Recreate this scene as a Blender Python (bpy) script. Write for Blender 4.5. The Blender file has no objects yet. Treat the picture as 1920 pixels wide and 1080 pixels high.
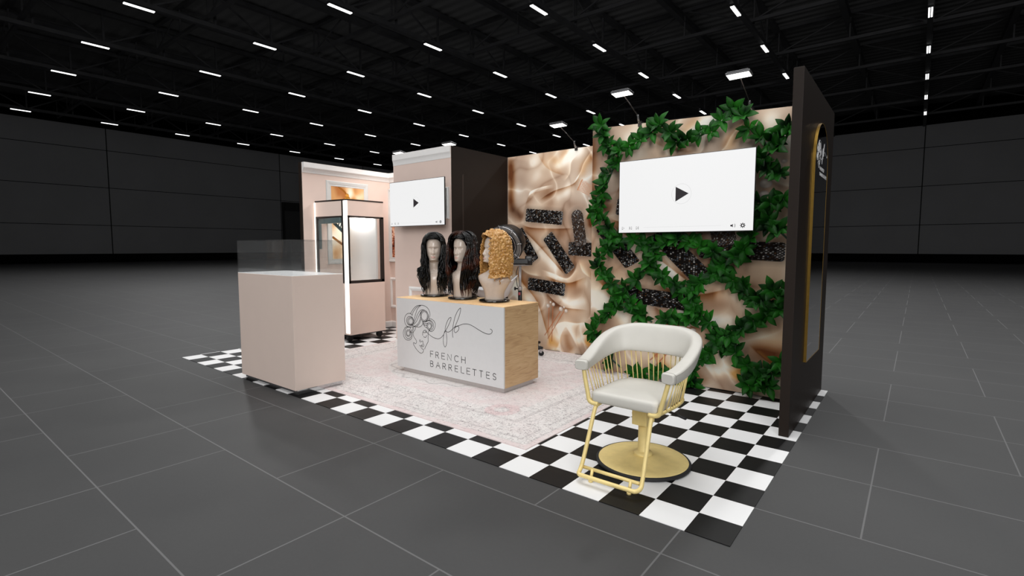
import bpy, bmesh, math, random
import numpy as np
from mathutils import Vector, Matrix, noise
R = math.radians
PI = math.pi
sc = bpy.context.scene
COL = sc.collection
sc.view_settings.view_transform = 'Standard'
sc.view_settings.look = 'None'
sc.view_settings.exposure = 0.0
sc.view_settings.gamma = 1.0
sc.view_settings.use_curve_mapping = False

# ------------------------------------------------------------------ helpers
def lin(c):
    return tuple(((v/255)/12.92 if v/255 <= .04045 else ((v/255+.055)/1.055)**2.4) for v in c)

class MB:
    """collects geometry and links it as ONE mesh object"""
    def __init__(s): s.v = []; s.f = []; s.m = []; s.sm = []
    def add(s, vs, fs, mi=0, smooth=False):
        o = len(s.v); s.v += [tuple(p) for p in vs]
        for f in fs:
            s.f.append([i+o for i in f]); s.m.append(mi); s.sm.append(smooth)
    def box(s, a, b, mi=0):
        x0, y0, z0 = a; x1, y1, z1 = b
        s.add([(x0,y0,z0),(x1,y0,z0),(x1,y1,z0),(x0,y1,z0),(x0,y0,z1),(x1,y0,z1),(x1,y1,z1),(x0,y1,z1)],
              [(0,3,2,1),(4,5,6,7),(0,1,5,4),(1,2,6,5),(2,3,7,6),(3,0,4,7)], mi)
    def obox(s, c, ax, ay, az, h, mi=0):
        c = Vector(c); ax = Vector(ax).normalized()*h[0]; ay = Vector(ay).normalized()*h[1]; az = Vector(az).normalized()*h[2]
        vs = [c+i*ax+j*ay+k*az for k in (-1,1) for (i,j) in ((-1,-1),(1,-1),(1,1),(-1,1))]
        s.add(vs, [(0,3,2,1),(4,5,6,7),(0,1,5,4),(1,2,6,5),(2,3,7,6),(3,0,4,7)], mi)
    def bar(s, p, q, w, h, mi=0, up=(0,0,1)):
        p = Vector(p); q = Vector(q); d = (q-p); L = d.length; d.normalize(); up = Vector(up)
        if abs(d.dot(up)) > .99: up = Vector((1,0,0))
        a = d.cross(up).normalized(); b = a.cross(d)
        s.obox((p+q)/2, d, a, b, (L/2, w/2, h/2), mi)
    def rings(s, rs, mi=0, closed=True, cap0=True, cap1=True, smooth=True, loop=False):
        n = len(rs[0]); o = len(s.v)
        for r_ in rs: s.v += [tuple(p) for p in r_]
        m = len(rs)
        for i in range(m if loop else m-1):
            i2 = (i+1) % m
            for j in range(n if closed else n-1):
                j2 = (j+1) % n
                s.f.append([o+i*n+j, o+i*n+j2, o+i2*n+j2, o+i2*n+j]); s.m.append(mi); s.sm.append(smooth)
        if closed and not loop:
            if cap0: s.f.append([o+j for j in range(n)][::-1]); s.m.append(mi); s.sm.append(False)
            if cap1: s.f.append([o+(m-1)*n+j for j in range(n)]); s.m.append(mi); s.sm.append(False)
    def tube(s, pts, r, n=10, mi=0, loop=False, caps=True, flat=1.0, smooth=True):
        pts = [Vector(p) for p in pts]; m = len(pts)
        rr = r if isinstance(r, (list, tuple)) else [r]*m
        t0 = (pts[1]-pts[0]).normalized()
        up = Vector((0,0,1)) if abs(t0.z) < .9 else Vector((1,0,0))
        a = t0.cross(up).normalized(); prev = t0; rs = []
        for i in range(m):
            if loop: t = pts[(i+1) % m]-pts[i-1]
            else: t = pts[min(i+1, m-1)]-pts[max(i-1, 0)]
            if t.length < 1e-9: t = prev.copy()
            t.normalize(); ax = prev.cross(t)
            if ax.length > 1e-7: a = Matrix.Rotation(prev.angle(t), 3, ax.normalized()) @ a
            a = (a - t*a.dot(t)).normalized(); b = t.cross(a); prev = t
            rs.append([pts[i]+(a*math.cos(2*PI*k/n)+b*flat*math.sin(2*PI*k/n))*rr[i] for k in range(n)])
        s.rings(rs, mi, cap0=caps, cap1=caps, loop=loop, smooth=smooth)
    def cyl(s, p, q, r, n=20, mi=0, r2=None):
        s.tube([p, q], [r, r if r2 is None else r2], n, mi)
    def lathe(s, prof, c=(0,0,0), n=40, mi=0, axis=None, smooth=True):
        c = Vector(c)
        if axis is None: ax, ay, az = Vector((1,0,0)), Vector((0,1,0)), Vector((0,0,1))
        else:
            az = Vector(axis).normalized(); ax = az.orthogonal().normalized(); ay = az.cross(ax)
        rs = [[c+az*z+(ax*math.cos(2*PI*k/n)+ay*math.sin(2*PI*k/n))*max(r_, 1e-5) for k in range(n)] for r_, z in prof]
        s.rings(rs, mi, smooth=smooth)
    def prism(s, poly, y0, y1, mi=0):
        """poly in (x,z); extruded along y"""
        n = len(poly)
        s.add([(x,y0,z) for x,z in poly]+[(x,y1,z) for x,z in poly],
              [list(range(n)), list(range(2*n-1, n-1, -1))]+[(i, n+i, n+(i+1)%n, (i+1)%n) for i in range(n)], mi)
    def ribbon(s, line, w, fn, th=.0008, mi=0):
        """flat stroke of width w along a 2-D line; fn(u,v,h) places it"""
        n = len(line)
        L = []
        for i in range(n):
            a = line[max(i-1,0)]; b = line[min(i+1,n-1)]
            dx, dy = b[0]-a[0], b[1]-a[1]; l = math.hypot(dx,dy) or 1
            nx, ny = -dy/l*w/2, dx/l*w/2
            ex = dx/l*w/2*(-1 if i == 0 else 1 if i == n-1 else 0); ey = dy/l*w/2*(-1 if i == 0 else 1 if i == n-1 else 0)
            u, v = line[i][0]+ex, line[i][1]+ey
            L.append([fn(u-nx,v-ny,0), fn(u+nx,v+ny,0), fn(u+nx,v+ny,th), fn(u-nx,v-ny,th)])
        s.rings(L, mi, smooth=False)
    def build(s, name, mats, parent=None, loc=None, bevel=0, auto=None, solid=0):
        me = bpy.data.meshes.new(name)
        off = Vector(loc) if loc is not None else None
        vs = s.v if off is None else [(p[0]-off.x, p[1]-off.y, p[2]-off.z) for p in s.v]
        me.from_pydata(vs, [], s.f)
        if not isinstance(mats, (list, tuple)): mats = [mats]
        for m in mats: me.materials.append(m)
        me.polygons.foreach_set('material_index', s.m)
        me.polygons.foreach_set('use_smooth', s.sm)
        bm = bmesh.new(); bm.from_mesh(me); bmesh.ops.recalc_face_normals(bm, faces=bm.faces); bm.to_mesh(me); bm.free()
        me.update()
        o = bpy.data.objects.new(name, me); COL.objects.link(o)
        if off is not None: o.location = off
        if parent is not None: o.parent = parent
        if solid:
            md = o.modifiers.new('s', 'SOLIDIFY'); md.thickness = solid; md.offset = 0
        if bevel:
            md = o.modifiers.new('b', 'BEVEL'); md.width = bevel; md.segments = 2; md.limit_method = 'ANGLE'; md.angle_limit = R(50)
        return o

def tag(o, label=None, cat=None, group=None, kind=None):
    if label: o['label'] = label
    if cat: o['category'] = cat
    if group: o['group'] = group
    if kind: o['kind'] = kind
    return o
def thing(name, label, cat, loc=(0,0,0), rz=0, group=None):
    o = bpy.data.objects.new(name, None); COL.objects.link(o); o.location = loc; o.rotation_euler = (0,0,rz)
    o.empty_display_size = .1
    return tag(o, label, cat, group)
def dup(root, loc, label=None, rz=None):
    r_ = root.copy(); COL.objects.link(r_); r_.location = loc
    if rz is not None: r_.rotation_euler = (0,0,rz)
    if label: r_['label'] = label
    for ch in list(root.children):
        c = ch.copy(); COL.objects.link(c); c.parent = r_
        for g in list(ch.children):
            d = g.copy(); COL.objects.link(d); d.parent = c
    return r_
def struct(o): o['kind'] = 'structure'; return o
def spline(pts, n=8, closed=False):
    """Catmull-Rom through pts"""
    P = [Vector(p) for p in pts]; m = len(P); out = []
    for i in range(m if closed else m-1):
        p0 = P[(i-1) % m] if closed or i > 0 else P[0]*2-P[1]
        p1 = P[i]; p2 = P[(i+1) % m]
        p3 = P[(i+2) % m] if closed or i+2 < m else P[-1]*2-P[-2]
        for k in range(n):
            t = k/n
            out.append(.5*((2*p1)+(p2-p0)*t+(2*p0-5*p1+4*p2-p3)*t*t+(3*p1-p0-3*p2+p3)*t**3))
    if not closed: out.append(P[-1].copy())
    return out

# ------------------------------------------------------------------ materials
def nodes(name):
    m = bpy.data.materials.new(name); m.use_nodes = True
    nt = m.node_tree; b = nt.nodes['Principled BSDF']
    return m, nt, b
def N(nt, typ, **kw):
    n = nt.nodes.new(typ)
    for k, v in kw.items():
        if k.startswith('i_'):
            key = k[2:]
            n.inputs[int(key) if key.isdigit() else key].default_value = v
        else: setattr(n, k, v)
    return n
def math_(nt, op, a, b=None, c=None):
    n = nt.nodes.new('ShaderNodeMath'); n.operation = op
    for i, v in enumerate((a, b, c)):
        if v is None: continue
        if isinstance(v, (int, float)): n.inputs[i].default_value = v
        else: nt.links.new(v, n.inputs[i])
    return n.outputs[0]
def pm(name, rgb, rough=.5, metal=0, var=.06, scale=30, bump=0, bscale=None, spec=None, coat=0, emis=None, estr=0, srgb=True):
    m, nt, b = nodes(name)
    c = lin(rgb) if srgb else rgb
    co = N(nt, 'ShaderNodeTexCoord')
    no = N(nt, 'ShaderNodeTexNoise', i_Scale=scale, i_Detail=4.0)
    nt.links.new(co.outputs['Object'], no.inputs['Vector'])
    rp = N(nt, 'ShaderNodeValToRGB')
    rp.color_ramp.elements[0].position = .3; rp.color_ramp.elements[1].position = .7
    rp.color_ramp.elements[0].color = tuple(v*(1-var) for v in c)+(1,)
    rp.color_ramp.elements[1].color = tuple(min(1, v*(1+var)) for v in c)+(1,)
    nt.links.new(no.outputs['Fac'], rp.inputs['Fac']); nt.links.new(rp.outputs['Color'], b.inputs['Base Color'])
    b.inputs['Roughness'].default_value = rough; b.inputs['Metallic'].default_value = metal
    if spec is not None: b.inputs['Specular IOR Level'].default_value = spec
    if coat: b.inputs['Coat Weight'].default_value = coat; b.inputs['Coat Roughness'].default_value = .08
    if bump:
        n2 = N(nt, 'ShaderNodeTexNoise', i_Scale=bscale or scale*4, i_Detail=3.0)
        nt.links.new(co.outputs['Object'], n2.inputs['Vector'])
        bp = N(nt, 'ShaderNodeBump', i_Strength=bump, i_Distance=.004)
        nt.links.new(n2.outputs['Fac'], bp.inputs['Height']); nt.links.new(bp.outputs['Normal'], b.inputs['Normal'])
    if emis:
        b.inputs['Emission Color'].default_value = lin(emis)+(1,); b.inputs['Emission Strength'].default_value = estr
    return m
M = {}
M['hall_wall'] = pm('hall_wall', (142,142,144), .8, var=.05, scale=.4)
M['teal'] = pm('smoky_teal_edge', (84,102,104), .3, var=.05)
M['seam'] = pm('seam', (22,22,23), .9)
M['plinth'] = pm('plinth', (3,3,3), .95, spec=.1)
M['truss'] = pm('truss', (60,60,62), .6, var=.2, scale=2)
M['pink'] = pm('pink_paint', (222,200,189), .6, var=.015, scale=6, bump=.02, bscale=300)
M['pinkmat'] = pm('pink_laminate', (238,216,204), .5, var=.01, scale=6, bump=.03, bscale=500)
M['brown'] = pm('dark_brown_laminate', (38,31,27), .5, var=.04, scale=8, spec=.15)
M['pinkped'] = pm('pink_laminate_shaded', (217,198,187), .5, var=.01, scale=6, bump=.03, bscale=500)  # cabinet pink darkened: the pedestal's dimmer spot is put into the colour
M['trimw'] = pm('white_trim', (232,230,228), .5, var=.01)
M['white'] = pm('white_laminate', (210,210,210), .4, var=.01, bump=.02, bscale=600)
M['glosswhite'] = pm('white_top_glow', (250,250,250), .2, var=.01, emis=(255,255,255), estr=.16)  # plain white top with a glow added to brighten it
M['steel'] = pm('polished_steel', (196,196,197), .12, .95, var=.03, scale=60)
M['alu'] = pm('brushed_aluminium', (186,180,178), .35, .3, var=.03, scale=60)
M['black'] = pm('black_plastic', (22,22,23), .4, var=.1)
M['blackm'] = pm('black_metal', (38,32,30), .4, .0, var=.05)
M['blackgloss'] = pm('black_gloss', (10,11,9), .12, var=.1, coat=.5)
M['gold'] = pm('gold_metal', (234,211,143), .5, .08, var=.05, scale=25, bump=.03, bscale=600)
M['goldframe'] = pm('brass_frame', (190,150,70), .28, .85, var=.06)
M['leather'] = pm('cream_leather', (204,201,193), .5, var=.02, scale=12, bump=.06, bscale=260)
M['rubber'] = pm('black_rubber', (30,30,31), .7, var=.1)
M['chrome'] = pm('chrome', (205,205,207), .22, .9, var=.03)
M['ceramic'] = pm('white_ceramic', (240,240,242), .15, var=.01, coat=.4)
M['skin'] = pm('mannequin_skin', (200,184,170), .34, var=.03, scale=40, coat=.3)
M['lip'] = pm('mannequin_lip', (205,165,152), .3, var=.03, coat=.3)
M['ink'] = pm('black_ink', (14,12,14), .6, var=.05)
M['etch'] = pm('white_etching', (235,235,235), .6, var=.02)
M['icon'] = pm('dark_icon', (58,55,58), .8, var=.05, spec=.1)
M['faint'] = pm('faint_icon', (20,20,20), .8, var=.02, spec=.1, emis=(255,255,255), estr=.74)
M['silver'] = pm('silver_grey_moulding', (205,205,203), .4, .1, var=.02)
M['screen'] = pm('lit_screen', (20,20,20), .3, var=.02, emis=(255,255,255), estr=.87)
M['led'] = pm('led_strip', (240,240,235), .5, var=.01, emis=(255,250,240), estr=1.6)
M['ledbar'] = pm('led_bar', (240,240,235), .5, var=.01, emis=(255,252,246), estr=7.0)
M['lampface'] = pm('lamp_face', (240,240,240), .5, var=.01, emis=(255,254,250), estr=3.0)
M['hallamp'] = pm('hall_lamp_face', (240,240,240), .5, var=.01, emis=(255,255,255), estr=2.2)
M['hallamp'].cycles.emission_sampling = 'NONE'
M['stem'] = pm('vine_stem', (52,84,66), .6, var=.15, scale=40)
M['red'] = pm('red_sticker', (190,90,95), .5)

def glass(name, tint=(1,1,1), rough=.02, haze=.0, refl=1.0):
    m, nt, b = nodes(name)
    out = nt.nodes['Material Output']
    tr = N(nt, 'ShaderNodeBsdfTransparent'); tr.inputs['Color'].default_value = tint+(1,)
    gl = N(nt, 'ShaderNodeBsdfGlossy'); gl.inputs['Roughness'].default_value = rough
    no = N(nt, 'ShaderNodeTexNoise', i_Scale=3.0)
    lw = N(nt, 'ShaderNodeLayerWeight', i_Blend=.5)
    mx = N(nt, 'ShaderNodeMixShader')
    sch = math_(nt, 'MULTIPLY_ADD', math_(nt, 'POWER', lw.outputs['Facing'], 5.0), .96, .04)
    f2 = math_(nt, 'MULTIPLY', sch, math_(nt, 'MULTIPLY_ADD', no.outputs['Fac'], .1*refl, .95*refl)); f2 = math_(nt, 'MINIMUM', f2, 1.0)
    nt.links.new(f2, mx.inputs[0]); nt.links.new(tr.outputs[0], mx.inputs[1]); nt.links.new(gl.outputs[0], mx.inputs[2])
    if haze:
        df = N(nt, 'ShaderNodeBsdfDiffuse'); df.inputs['Color'].default_value = (.9,.9,.9,1); m2 = N(nt, 'ShaderNodeMixShader'); m2.inputs[0].default_value = haze
        nt.links.new(mx.outputs[0], m2.inputs[1]); nt.links.new(df.outputs[0], m2.inputs[2]); nt.links.new(m2.outputs[0], out.inputs['Surface'])
    else: nt.links.new(mx.outputs[0], out.inputs['Surface'])
    return m
M['glass'] = glass('clear_glass', (.98,.985,.985), .02, .014, 1.5)
M['glassgreen'] = glass('green_tinted_glass', (.95,.97,.97))

def mirror_mat():
    m, nt, b = nodes('dark_mirror')
    no = N(nt, 'ShaderNodeTexNoise', i_Scale=2.0)
    rp = N(nt, 'ShaderNodeValToRGB'); rp.color_ramp.elements[0].color = (.40,.40,.41,1); rp.color_ramp.elements[1].color = (.45,.45,.46,1)
    nt.links.new(no.outputs['Fac'], rp.inputs['Fac']); nt.links.new(rp.outputs['Color'], b.inputs['Base Color'])
    b.inputs['Metallic'].default_value = 1; b.inputs['Roughness'].default_value = .03
    return m
M['mirror'] = mirror_mat()

def checker_mat():
    m, nt, b = nodes('checker_vinyl')
    g = N(nt, 'ShaderNodeNewGeometry'); sp = N(nt, 'ShaderNodeSeparateXYZ'); nt.links.new(g.outputs['Position'], sp.inputs[0])
    # tiles of .218 m; the row against each open edge is cut by a centimetre or two
    ux = math_(nt, 'FLOOR', math_(nt, 'DIVIDE', math_(nt, 'ADD', sp.outputs['X'], 40*.218-.0209), .218))
    vy = math_(nt, 'FLOOR', math_(nt, 'DIVIDE', math_(nt, 'ADD', sp.outputs['Y'], 40*.218+.0178), .218))
    md = math_(nt, 'MODULO', math_(nt, 'ADD', ux, vy), 2.0)
    mx = N(nt, 'ShaderNodeMix', data_type='RGBA'); nt.links.new(md, mx.inputs[0])
    mx.inputs['A'].default_value = (.80,.80,.80,1); mx.inputs['B'].default_value = (.0045,.0045,.0048,1)
    no = N(nt, 'ShaderNodeTexNoise', i_Scale=9.0); nt.links.new(g.outputs['Position'], no.inputs['Vector'])
    nt.links.new(mx.outputs['Result'], b.inputs['Base Color'])
    nt.links.new(math_(nt, 'MULTIPLY_ADD', no.outputs['Fac'], .1, .42), b.inputs['Roughness'])
    b.inputs['Specular IOR Level'].default_value = .25
    return m
M['checker'] = checker_mat()

def hall_floor_mat():
    m, nt, b = nodes('hall_floor_tiles')
    g = N(nt, 'ShaderNodeNewGeometry'); sp = N(nt, 'ShaderNodeSeparateXYZ'); nt.links.new(g.outputs['Position'], sp.inputs[0])
    x = math_(nt, 'DIVIDE', math_(nt, 'ADD', sp.outputs['X'], 650-.434), .65)
    y = math_(nt, 'DIVIDE', math_(nt, 'ADD', sp.outputs['Y'], .228+650), .65)
    kx = math_(nt, 'ROUND', x); ky = math_(nt, 'ROUND', y); jy = math_(nt, 'FLOOR', y)
    w = .0038/.65
    lx = math_(nt, 'LESS_THAN', math_(nt, 'ABSOLUTE', math_(nt, 'SUBTRACT', x, kx)), w)
    ly = math_(nt, 'LESS_THAN', math_(nt, 'ABSOLUTE', math_(nt, 'SUBTRACT', y, ky)), w)
    md = math_(nt, 'MODULO', math_(nt, 'ADD', math_(nt, 'ADD', kx, jy), 1.0), 3.0)   # offset 2000 -> shift
    keep = math_(nt, 'GREATER_THAN', md, .5)
    line = math_(nt, 'MAXIMUM', math_(nt, 'MULTIPLY', lx, keep), ly)
    no = N(nt, 'ShaderNodeTexNoise', i_Scale=1.3, i_Detail=6.0); nt.links.new(g.outputs['Position'], no.inputs['Vector'])
    n2 = N(nt, 'ShaderNodeTexNoise', i_Scale=60.0, i_Detail=2.0); nt.links.new(g.outputs['Position'], n2.inputs['Vector'])
    rp = N(nt, 'ShaderNodeValToRGB'); rp.color_ramp.elements[0].position = .3; rp.color_ramp.elements[1].position = .7
    rp.color_ramp.elements[0].color = (.046,.046,.047,1); rp.color_ramp.elements[1].color = (.056,.056,.056,1)
    nt.links.new(math_(nt, 'ADD', math_(nt, 'MULTIPLY', no.outputs['Fac'], .7), math_(nt, 'MULTIPLY', n2.outputs['Fac'], .3)), rp.inputs['Fac'])
    mx = N(nt, 'ShaderNodeMix', data_type='RGBA'); nt.links.new(line, mx.inputs[0]); nt.links.new(rp.outputs['Color'], mx.inputs['A'])
    mx.inputs['B'].default_value = (.125,.125,.126,1)
    nt.links.new(mx.outputs['Result'], b.inputs['Base Color'])
    b.inputs['Roughness'].default_value = .6; b.inputs['Specular IOR Level'].default_value = .3
    return m
M['hall_floor'] = hall_floor_mat()

def deck_mat():
    m, nt, b = nodes('roof_deck')
    g = N(nt, 'ShaderNodeNewGeometry'); sp = N(nt, 'ShaderNodeSeparateXYZ'); nt.links.new(g.outputs['Position'], sp.inputs[0])
    s = math_(nt, 'SINE', math_(nt, 'MULTIPLY', sp.outputs['Y'], 2*PI/.6))
    bp = N(nt, 'ShaderNodeBump', i_Strength=.3, i_Distance=.1); nt.links.new(s, bp.inputs['Height']); nt.links.new(bp.outputs['Normal'], b.inputs['Normal'])
    no = N(nt, 'ShaderNodeTexNoise', i_Scale=.3); nt.links.new(g.outputs['Position'], no.inputs['Vector'])
    rp = N(nt, 'ShaderNodeValToRGB'); rp.color_ramp.elements[0].color = (.1,.1,.1,1); rp.color_ramp.elements[1].color = (.16,.16,.16,1)
    nt.links.new(no.outputs['Fac'], rp.inputs['Fac']); nt.links.new(rp.outputs['Color'], b.inputs['Base Color'])
    b.inputs['Roughness'].default_value = .8
    return m
M['deck'] = deck_mat()

def wood_mat(name, axis='x'):
    m, nt, b = nodes(name)
    g = N(nt, 'ShaderNodeNewGeometry')
    mp = N(nt, 'ShaderNodeMapping')
    mp.inputs['Scale'].default_value = (1.2, .55, 5.0) if axis == 'y' else (1.6, 8, 1.6)
    mp.inputs['Rotation'].default_value = (R(9), 0, 0) if axis == 'y' else (0, 0, 0)
    nt.links.new(g.outputs['Position'], mp.inputs['Vector'])
    n1 = N(nt, 'ShaderNodeTexNoise', i_Scale=1.3, i_Detail=3.0, i_Roughness=.45, i_Distortion=.25); nt.links.new(mp.outputs[0], n1.inputs['Vector'])
    # growth rings: contour lines of a slow noise
    rg = math_(nt, 'FRACT', math_(nt, 'MULTIPLY', n1.outputs['Fac'], 15.0))
    ring = math_(nt, 'POWER', rg, 2.5)
    mp2 = N(nt, 'ShaderNodeMapping'); mp2.inputs['Scale'].default_value = (3, 9, 130) if axis == 'y' else (9, 130, 3)
    mp2.inputs['Rotation'].default_value = (R(9), 0, 0) if axis == 'y' else (0, 0, 0)
    nt.links.new(g.outputs['Position'], mp2.inputs['Vector'])
    n2 = N(nt, 'ShaderNodeTexNoise', i_Scale=1.0, i_Detail=3.0); nt.links.new(mp2.outputs[0], n2.inputs['Vector'])
    n3 = N(nt, 'ShaderNodeTexNoise', i_Scale=.8, i_Detail=2.0); nt.links.new(mp.outputs[0], n3.inputs['Vector'])
    f = math_(nt, 'SUBTRACT', math_(nt, 'ADD', math_(nt, 'MULTIPLY', n2.outputs['Fac'], .55), math_(nt, 'MULTIPLY', n3.outputs['Fac'], .55)), math_(nt, 'MULTIPLY', ring, .13))
    rp = N(nt, 'ShaderNodeValToRGB'); e = rp.color_ramp.elements
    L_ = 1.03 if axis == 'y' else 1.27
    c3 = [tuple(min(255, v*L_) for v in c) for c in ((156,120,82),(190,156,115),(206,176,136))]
    e[0].position = .22; e[0].color = lin(c3[0])+(1,); e[1].position = .74; e[1].color = lin(c3[2])+(1,)
    k = e.new(.48); k.color = lin(c3[1])+(1,)
    nt.links.new(f, rp.inputs['Fac']); nt.links.new(rp.outputs['Color'], b.inputs['Base Color'])
    b.inputs['Roughness'].default_value = .5
    return m
M['woodside'] = wood_mat('oak_side', 'y')
M['woodtop'] = wood_mat('oak_top', 'x')

def attr_mat(name, rough=.5, spec=.3, noise_amt=.05, sc_=220):
    """a printed surface: the printed colours are stored per vertex"""
    m, nt, b = nodes(name)
    a = N(nt, 'ShaderNodeAttribute', attribute_name='print')
    g = N(nt, 'ShaderNodeNewGeometry')
    no = N(nt, 'ShaderNodeTexNoise', i_Scale=float(sc_), i_Detail=2.0); nt.links.new(g.outputs['Position'], no.inputs['Vector'])
    f = math_(nt, 'MULTIPLY_ADD', no.outputs['Fac'], noise_amt*2, 1-noise_amt)
    vm = N(nt, 'ShaderNodeVectorMath', operation='SCALE'); nt.links.new(a.outputs['Color'], vm.inputs[0]); nt.links.new(f, vm.inputs['Scale'])
    nt.links.new(vm.outputs[0], b.inputs['Base Color'])
    b.inputs['Roughness'].default_value = rough; b.inputs['Specular IOR Level'].default_value = spec
    return m
M['print'] = attr_mat('printed_mural', .6, .08)
M['art'] = attr_mat('printed_art', .6, .1)

def rug_mat():
    m, nt, b = nodes('faded_rug')
    a = N(nt, 'ShaderNodeAttribute', attribute_name='print')
    sp = N(nt, 'ShaderNodeSeparateColor'); nt.links.new(a.outputs['Color'], sp.inputs[0])
    g = N(nt, 'ShaderNodeNewGeometry')
    # pink <-> ivory ground
    n1 = N(nt, 'ShaderNodeTexNoise', i_Scale=7.0, i_Detail=6.0, i_Roughness=.7); nt.links.new(g.outputs['Position'], n1.inputs['Vector'])
    f = math_(nt, 'MULTIPLY', sp.outputs[0], math_(nt, 'MULTIPLY_ADD', n1.outputs['Fac'], 2.4, -.55)); 
    mx = N(nt, 'ShaderNodeMix', data_type='RGBA'); mx.clamp_factor = True; nt.links.new(f, mx.inputs[0])
    mx.inputs['A'].default_value = lin((222,219,216))+(1,); mx.inputs['B'].default_value = lin((214,194,193))+(1,)
    # squiggly motif lines
    wd = N(nt, 'ShaderNodeTexNoise', i_Scale=9.0, i_Detail=3.0); nt.links.new(g.outputs['Position'], wd.inputs['Vector'])
    n2 = N(nt, 'ShaderNodeTexNoise', i_Scale=17.0, i_Detail=2.5, i_Roughness=.6, i_Distortion=2.2); nt.links.new(g.outputs['Position'], n2.inputs['Vector'])
    thin = math_(nt, 'ABSOLUTE', math_(nt, 'SUBTRACT', n2.outputs['Fac'], .5))
    ln = math_(nt, 'SUBTRACT', 1.0, math_(nt, 'MINIMUM', math_(nt, 'DIVIDE', thin, .045), 1.0))
    n3 = N(nt, 'ShaderNodeTexNoise', i_Scale=75.0, i_Detail=2.0); nt.links.new(g.outputs['Position'], n3.inputs['Vector'])
    sp3 = math_(nt, 'GREATER_THAN', n3.outputs['Fac'], .58)
    msk = math_(nt, 'GREATER_THAN', wd.outputs['Fac'], .36)
    mark = math_(nt, 'MULTIPLY', math_(nt, 'MULTIPLY', ln, msk), math_(nt, 'MULTIPLY', sp.outputs[1], math_(nt, 'MULTIPLY_ADD', sp3, .55, .35)))
    n4 = N(nt, 'ShaderNodeTexNoise', i_Scale=38.0, i_Detail=4.0, i_Roughness=.7); nt.links.new(g.outputs['Position'], n4.inputs['Vector'])
    sp4 = math_(nt, 'MULTIPLY', math_(nt, 'GREATER_THAN', n4.outputs['Fac'], .58), .22)
    mark = math_(nt, 'ADD', mark, sp4)
    mark = math_(nt, 'ADD', mark, sp.outputs[2])
    m2 = N(nt, 'ShaderNodeMix', data_type='RGBA'); m2.clamp_factor = True; nt.links.new(mark, m2.inputs[0])
    nt.links.new(mx.outputs['Result'], m2.inputs['A']); m2.inputs['B'].default_value = lin((112,100,104))+(1,)
    nt.links.new(m2.outputs['Result'], b.inputs['Base Color'])
    bp = N(nt, 'ShaderNodeBump', i_Strength=.2, i_Distance=.003); nt.links.new(n3.outputs['Fac'], bp.inputs['Height']); nt.links.new(bp.outputs['Normal'], b.inputs['Normal'])
    b.inputs['Roughness'].default_value = .95; b.inputs['Specular IOR Level'].default_value = .1
    return m
M['rug'] = rug_mat()

def leaf_mat():
    m, nt, b = nodes('glossy_leaf')
    co = N(nt, 'ShaderNodeTexCoord')
    no = N(nt, 'ShaderNodeTexNoise', i_Scale=8.0, i_Detail=3.0); nt.links.new(co.outputs['Object'], no.inputs['Vector'])
    rp = N(nt, 'ShaderNodeValToRGB'); e = rp.color_ramp.elements
    e[0].position = .3; e[0].color = lin((5,31,7))+(1,); e[1].position = .72; e[1].color = lin((30,96,20))+(1,)
    nt.links.new(no.outputs['Fac'], rp.inputs['Fac']); nt.links.new(rp.outputs['Color'], b.inputs['Base Color'])
    n2 = N(nt, 'ShaderNodeTexNoise', i_Scale=120.0, i_Detail=2.0); nt.links.new(co.outputs['Object'], n2.inputs['Vector'])
    bp = N(nt, 'ShaderNodeBump', i_Strength=.25, i_Distance=.003); nt.links.new(n2.outputs['Fac'], bp.inputs['Height']); nt.links.new(bp.outputs['Normal'], b.inputs['Normal'])
    b.inputs['Roughness'].default_value = .5; b.inputs['Specular IOR Level'].default_value = .14
    return m
M['leaf'] = leaf_mat()

def hair_mat(name, c0, c1, rough, bstr=.6, bsc=240, scale=14, coat=.3, spec=.5):
    m, nt, b = nodes(name)
    co = N(nt, 'ShaderNodeTexCoord')
    no = N(nt, 'ShaderNodeTexNoise', i_Scale=float(scale), i_Detail=3.0); nt.links.new(co.outputs['Object'], no.inputs['Vector'])
    rp = N(nt, 'ShaderNodeValToRGB'); e = rp.color_ramp.elements
    e[0].position = .48; e[0].color = lin(c0)+(1,); e[1].position = .74; e[1].color = lin(c1)+(1,)
    nt.links.new(no.outputs['Fac'], rp.inputs['Fac']); nt.links.new(rp.outputs['Color'], b.inputs['Base Color'])
    mp = N(nt, 'ShaderNodeMapping'); mp.inputs['Scale'].default_value = (1,1,.22); nt.links.new(co.outputs['Object'], mp.inputs['Vector'])
    n2 = N(nt, 'ShaderNodeTexNoise', i_Scale=float(bsc), i_Detail=2.0); nt.links.new(mp.outputs[0], n2.inputs['Vector'])
    bp = N(nt, 'ShaderNodeBump', i_Strength=bstr, i_Distance=.004); nt.links.new(n2.outputs['Fac'], bp.inputs['Height']); nt.links.new(bp.outputs['Normal'], b.inputs['Normal'])
    b.inputs['Roughness'].default_value = rough; b.inputs['Specular IOR Level'].default_value = spec; b.inputs['Coat Weight'].default_value = coat; b.inputs['Coat Roughness'].default_value = .15
    return m
M['hair_black'] = hair_mat('black_hair', (3,3,3), (8,7,6), .2, .55, 300, coat=.0, spec=.35)
M['hair_brown'] = hair_mat('black_auburn_hair', (4,3,3), (84,38,16), .2, .5, 300, scale=7, coat=.0, spec=.35)
M['hair_blond'] = hair_mat('golden_hair', (184,134,70), (212,166,100), .28, bstr=.2, bsc=160, scale=22, coat=.2)
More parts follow.
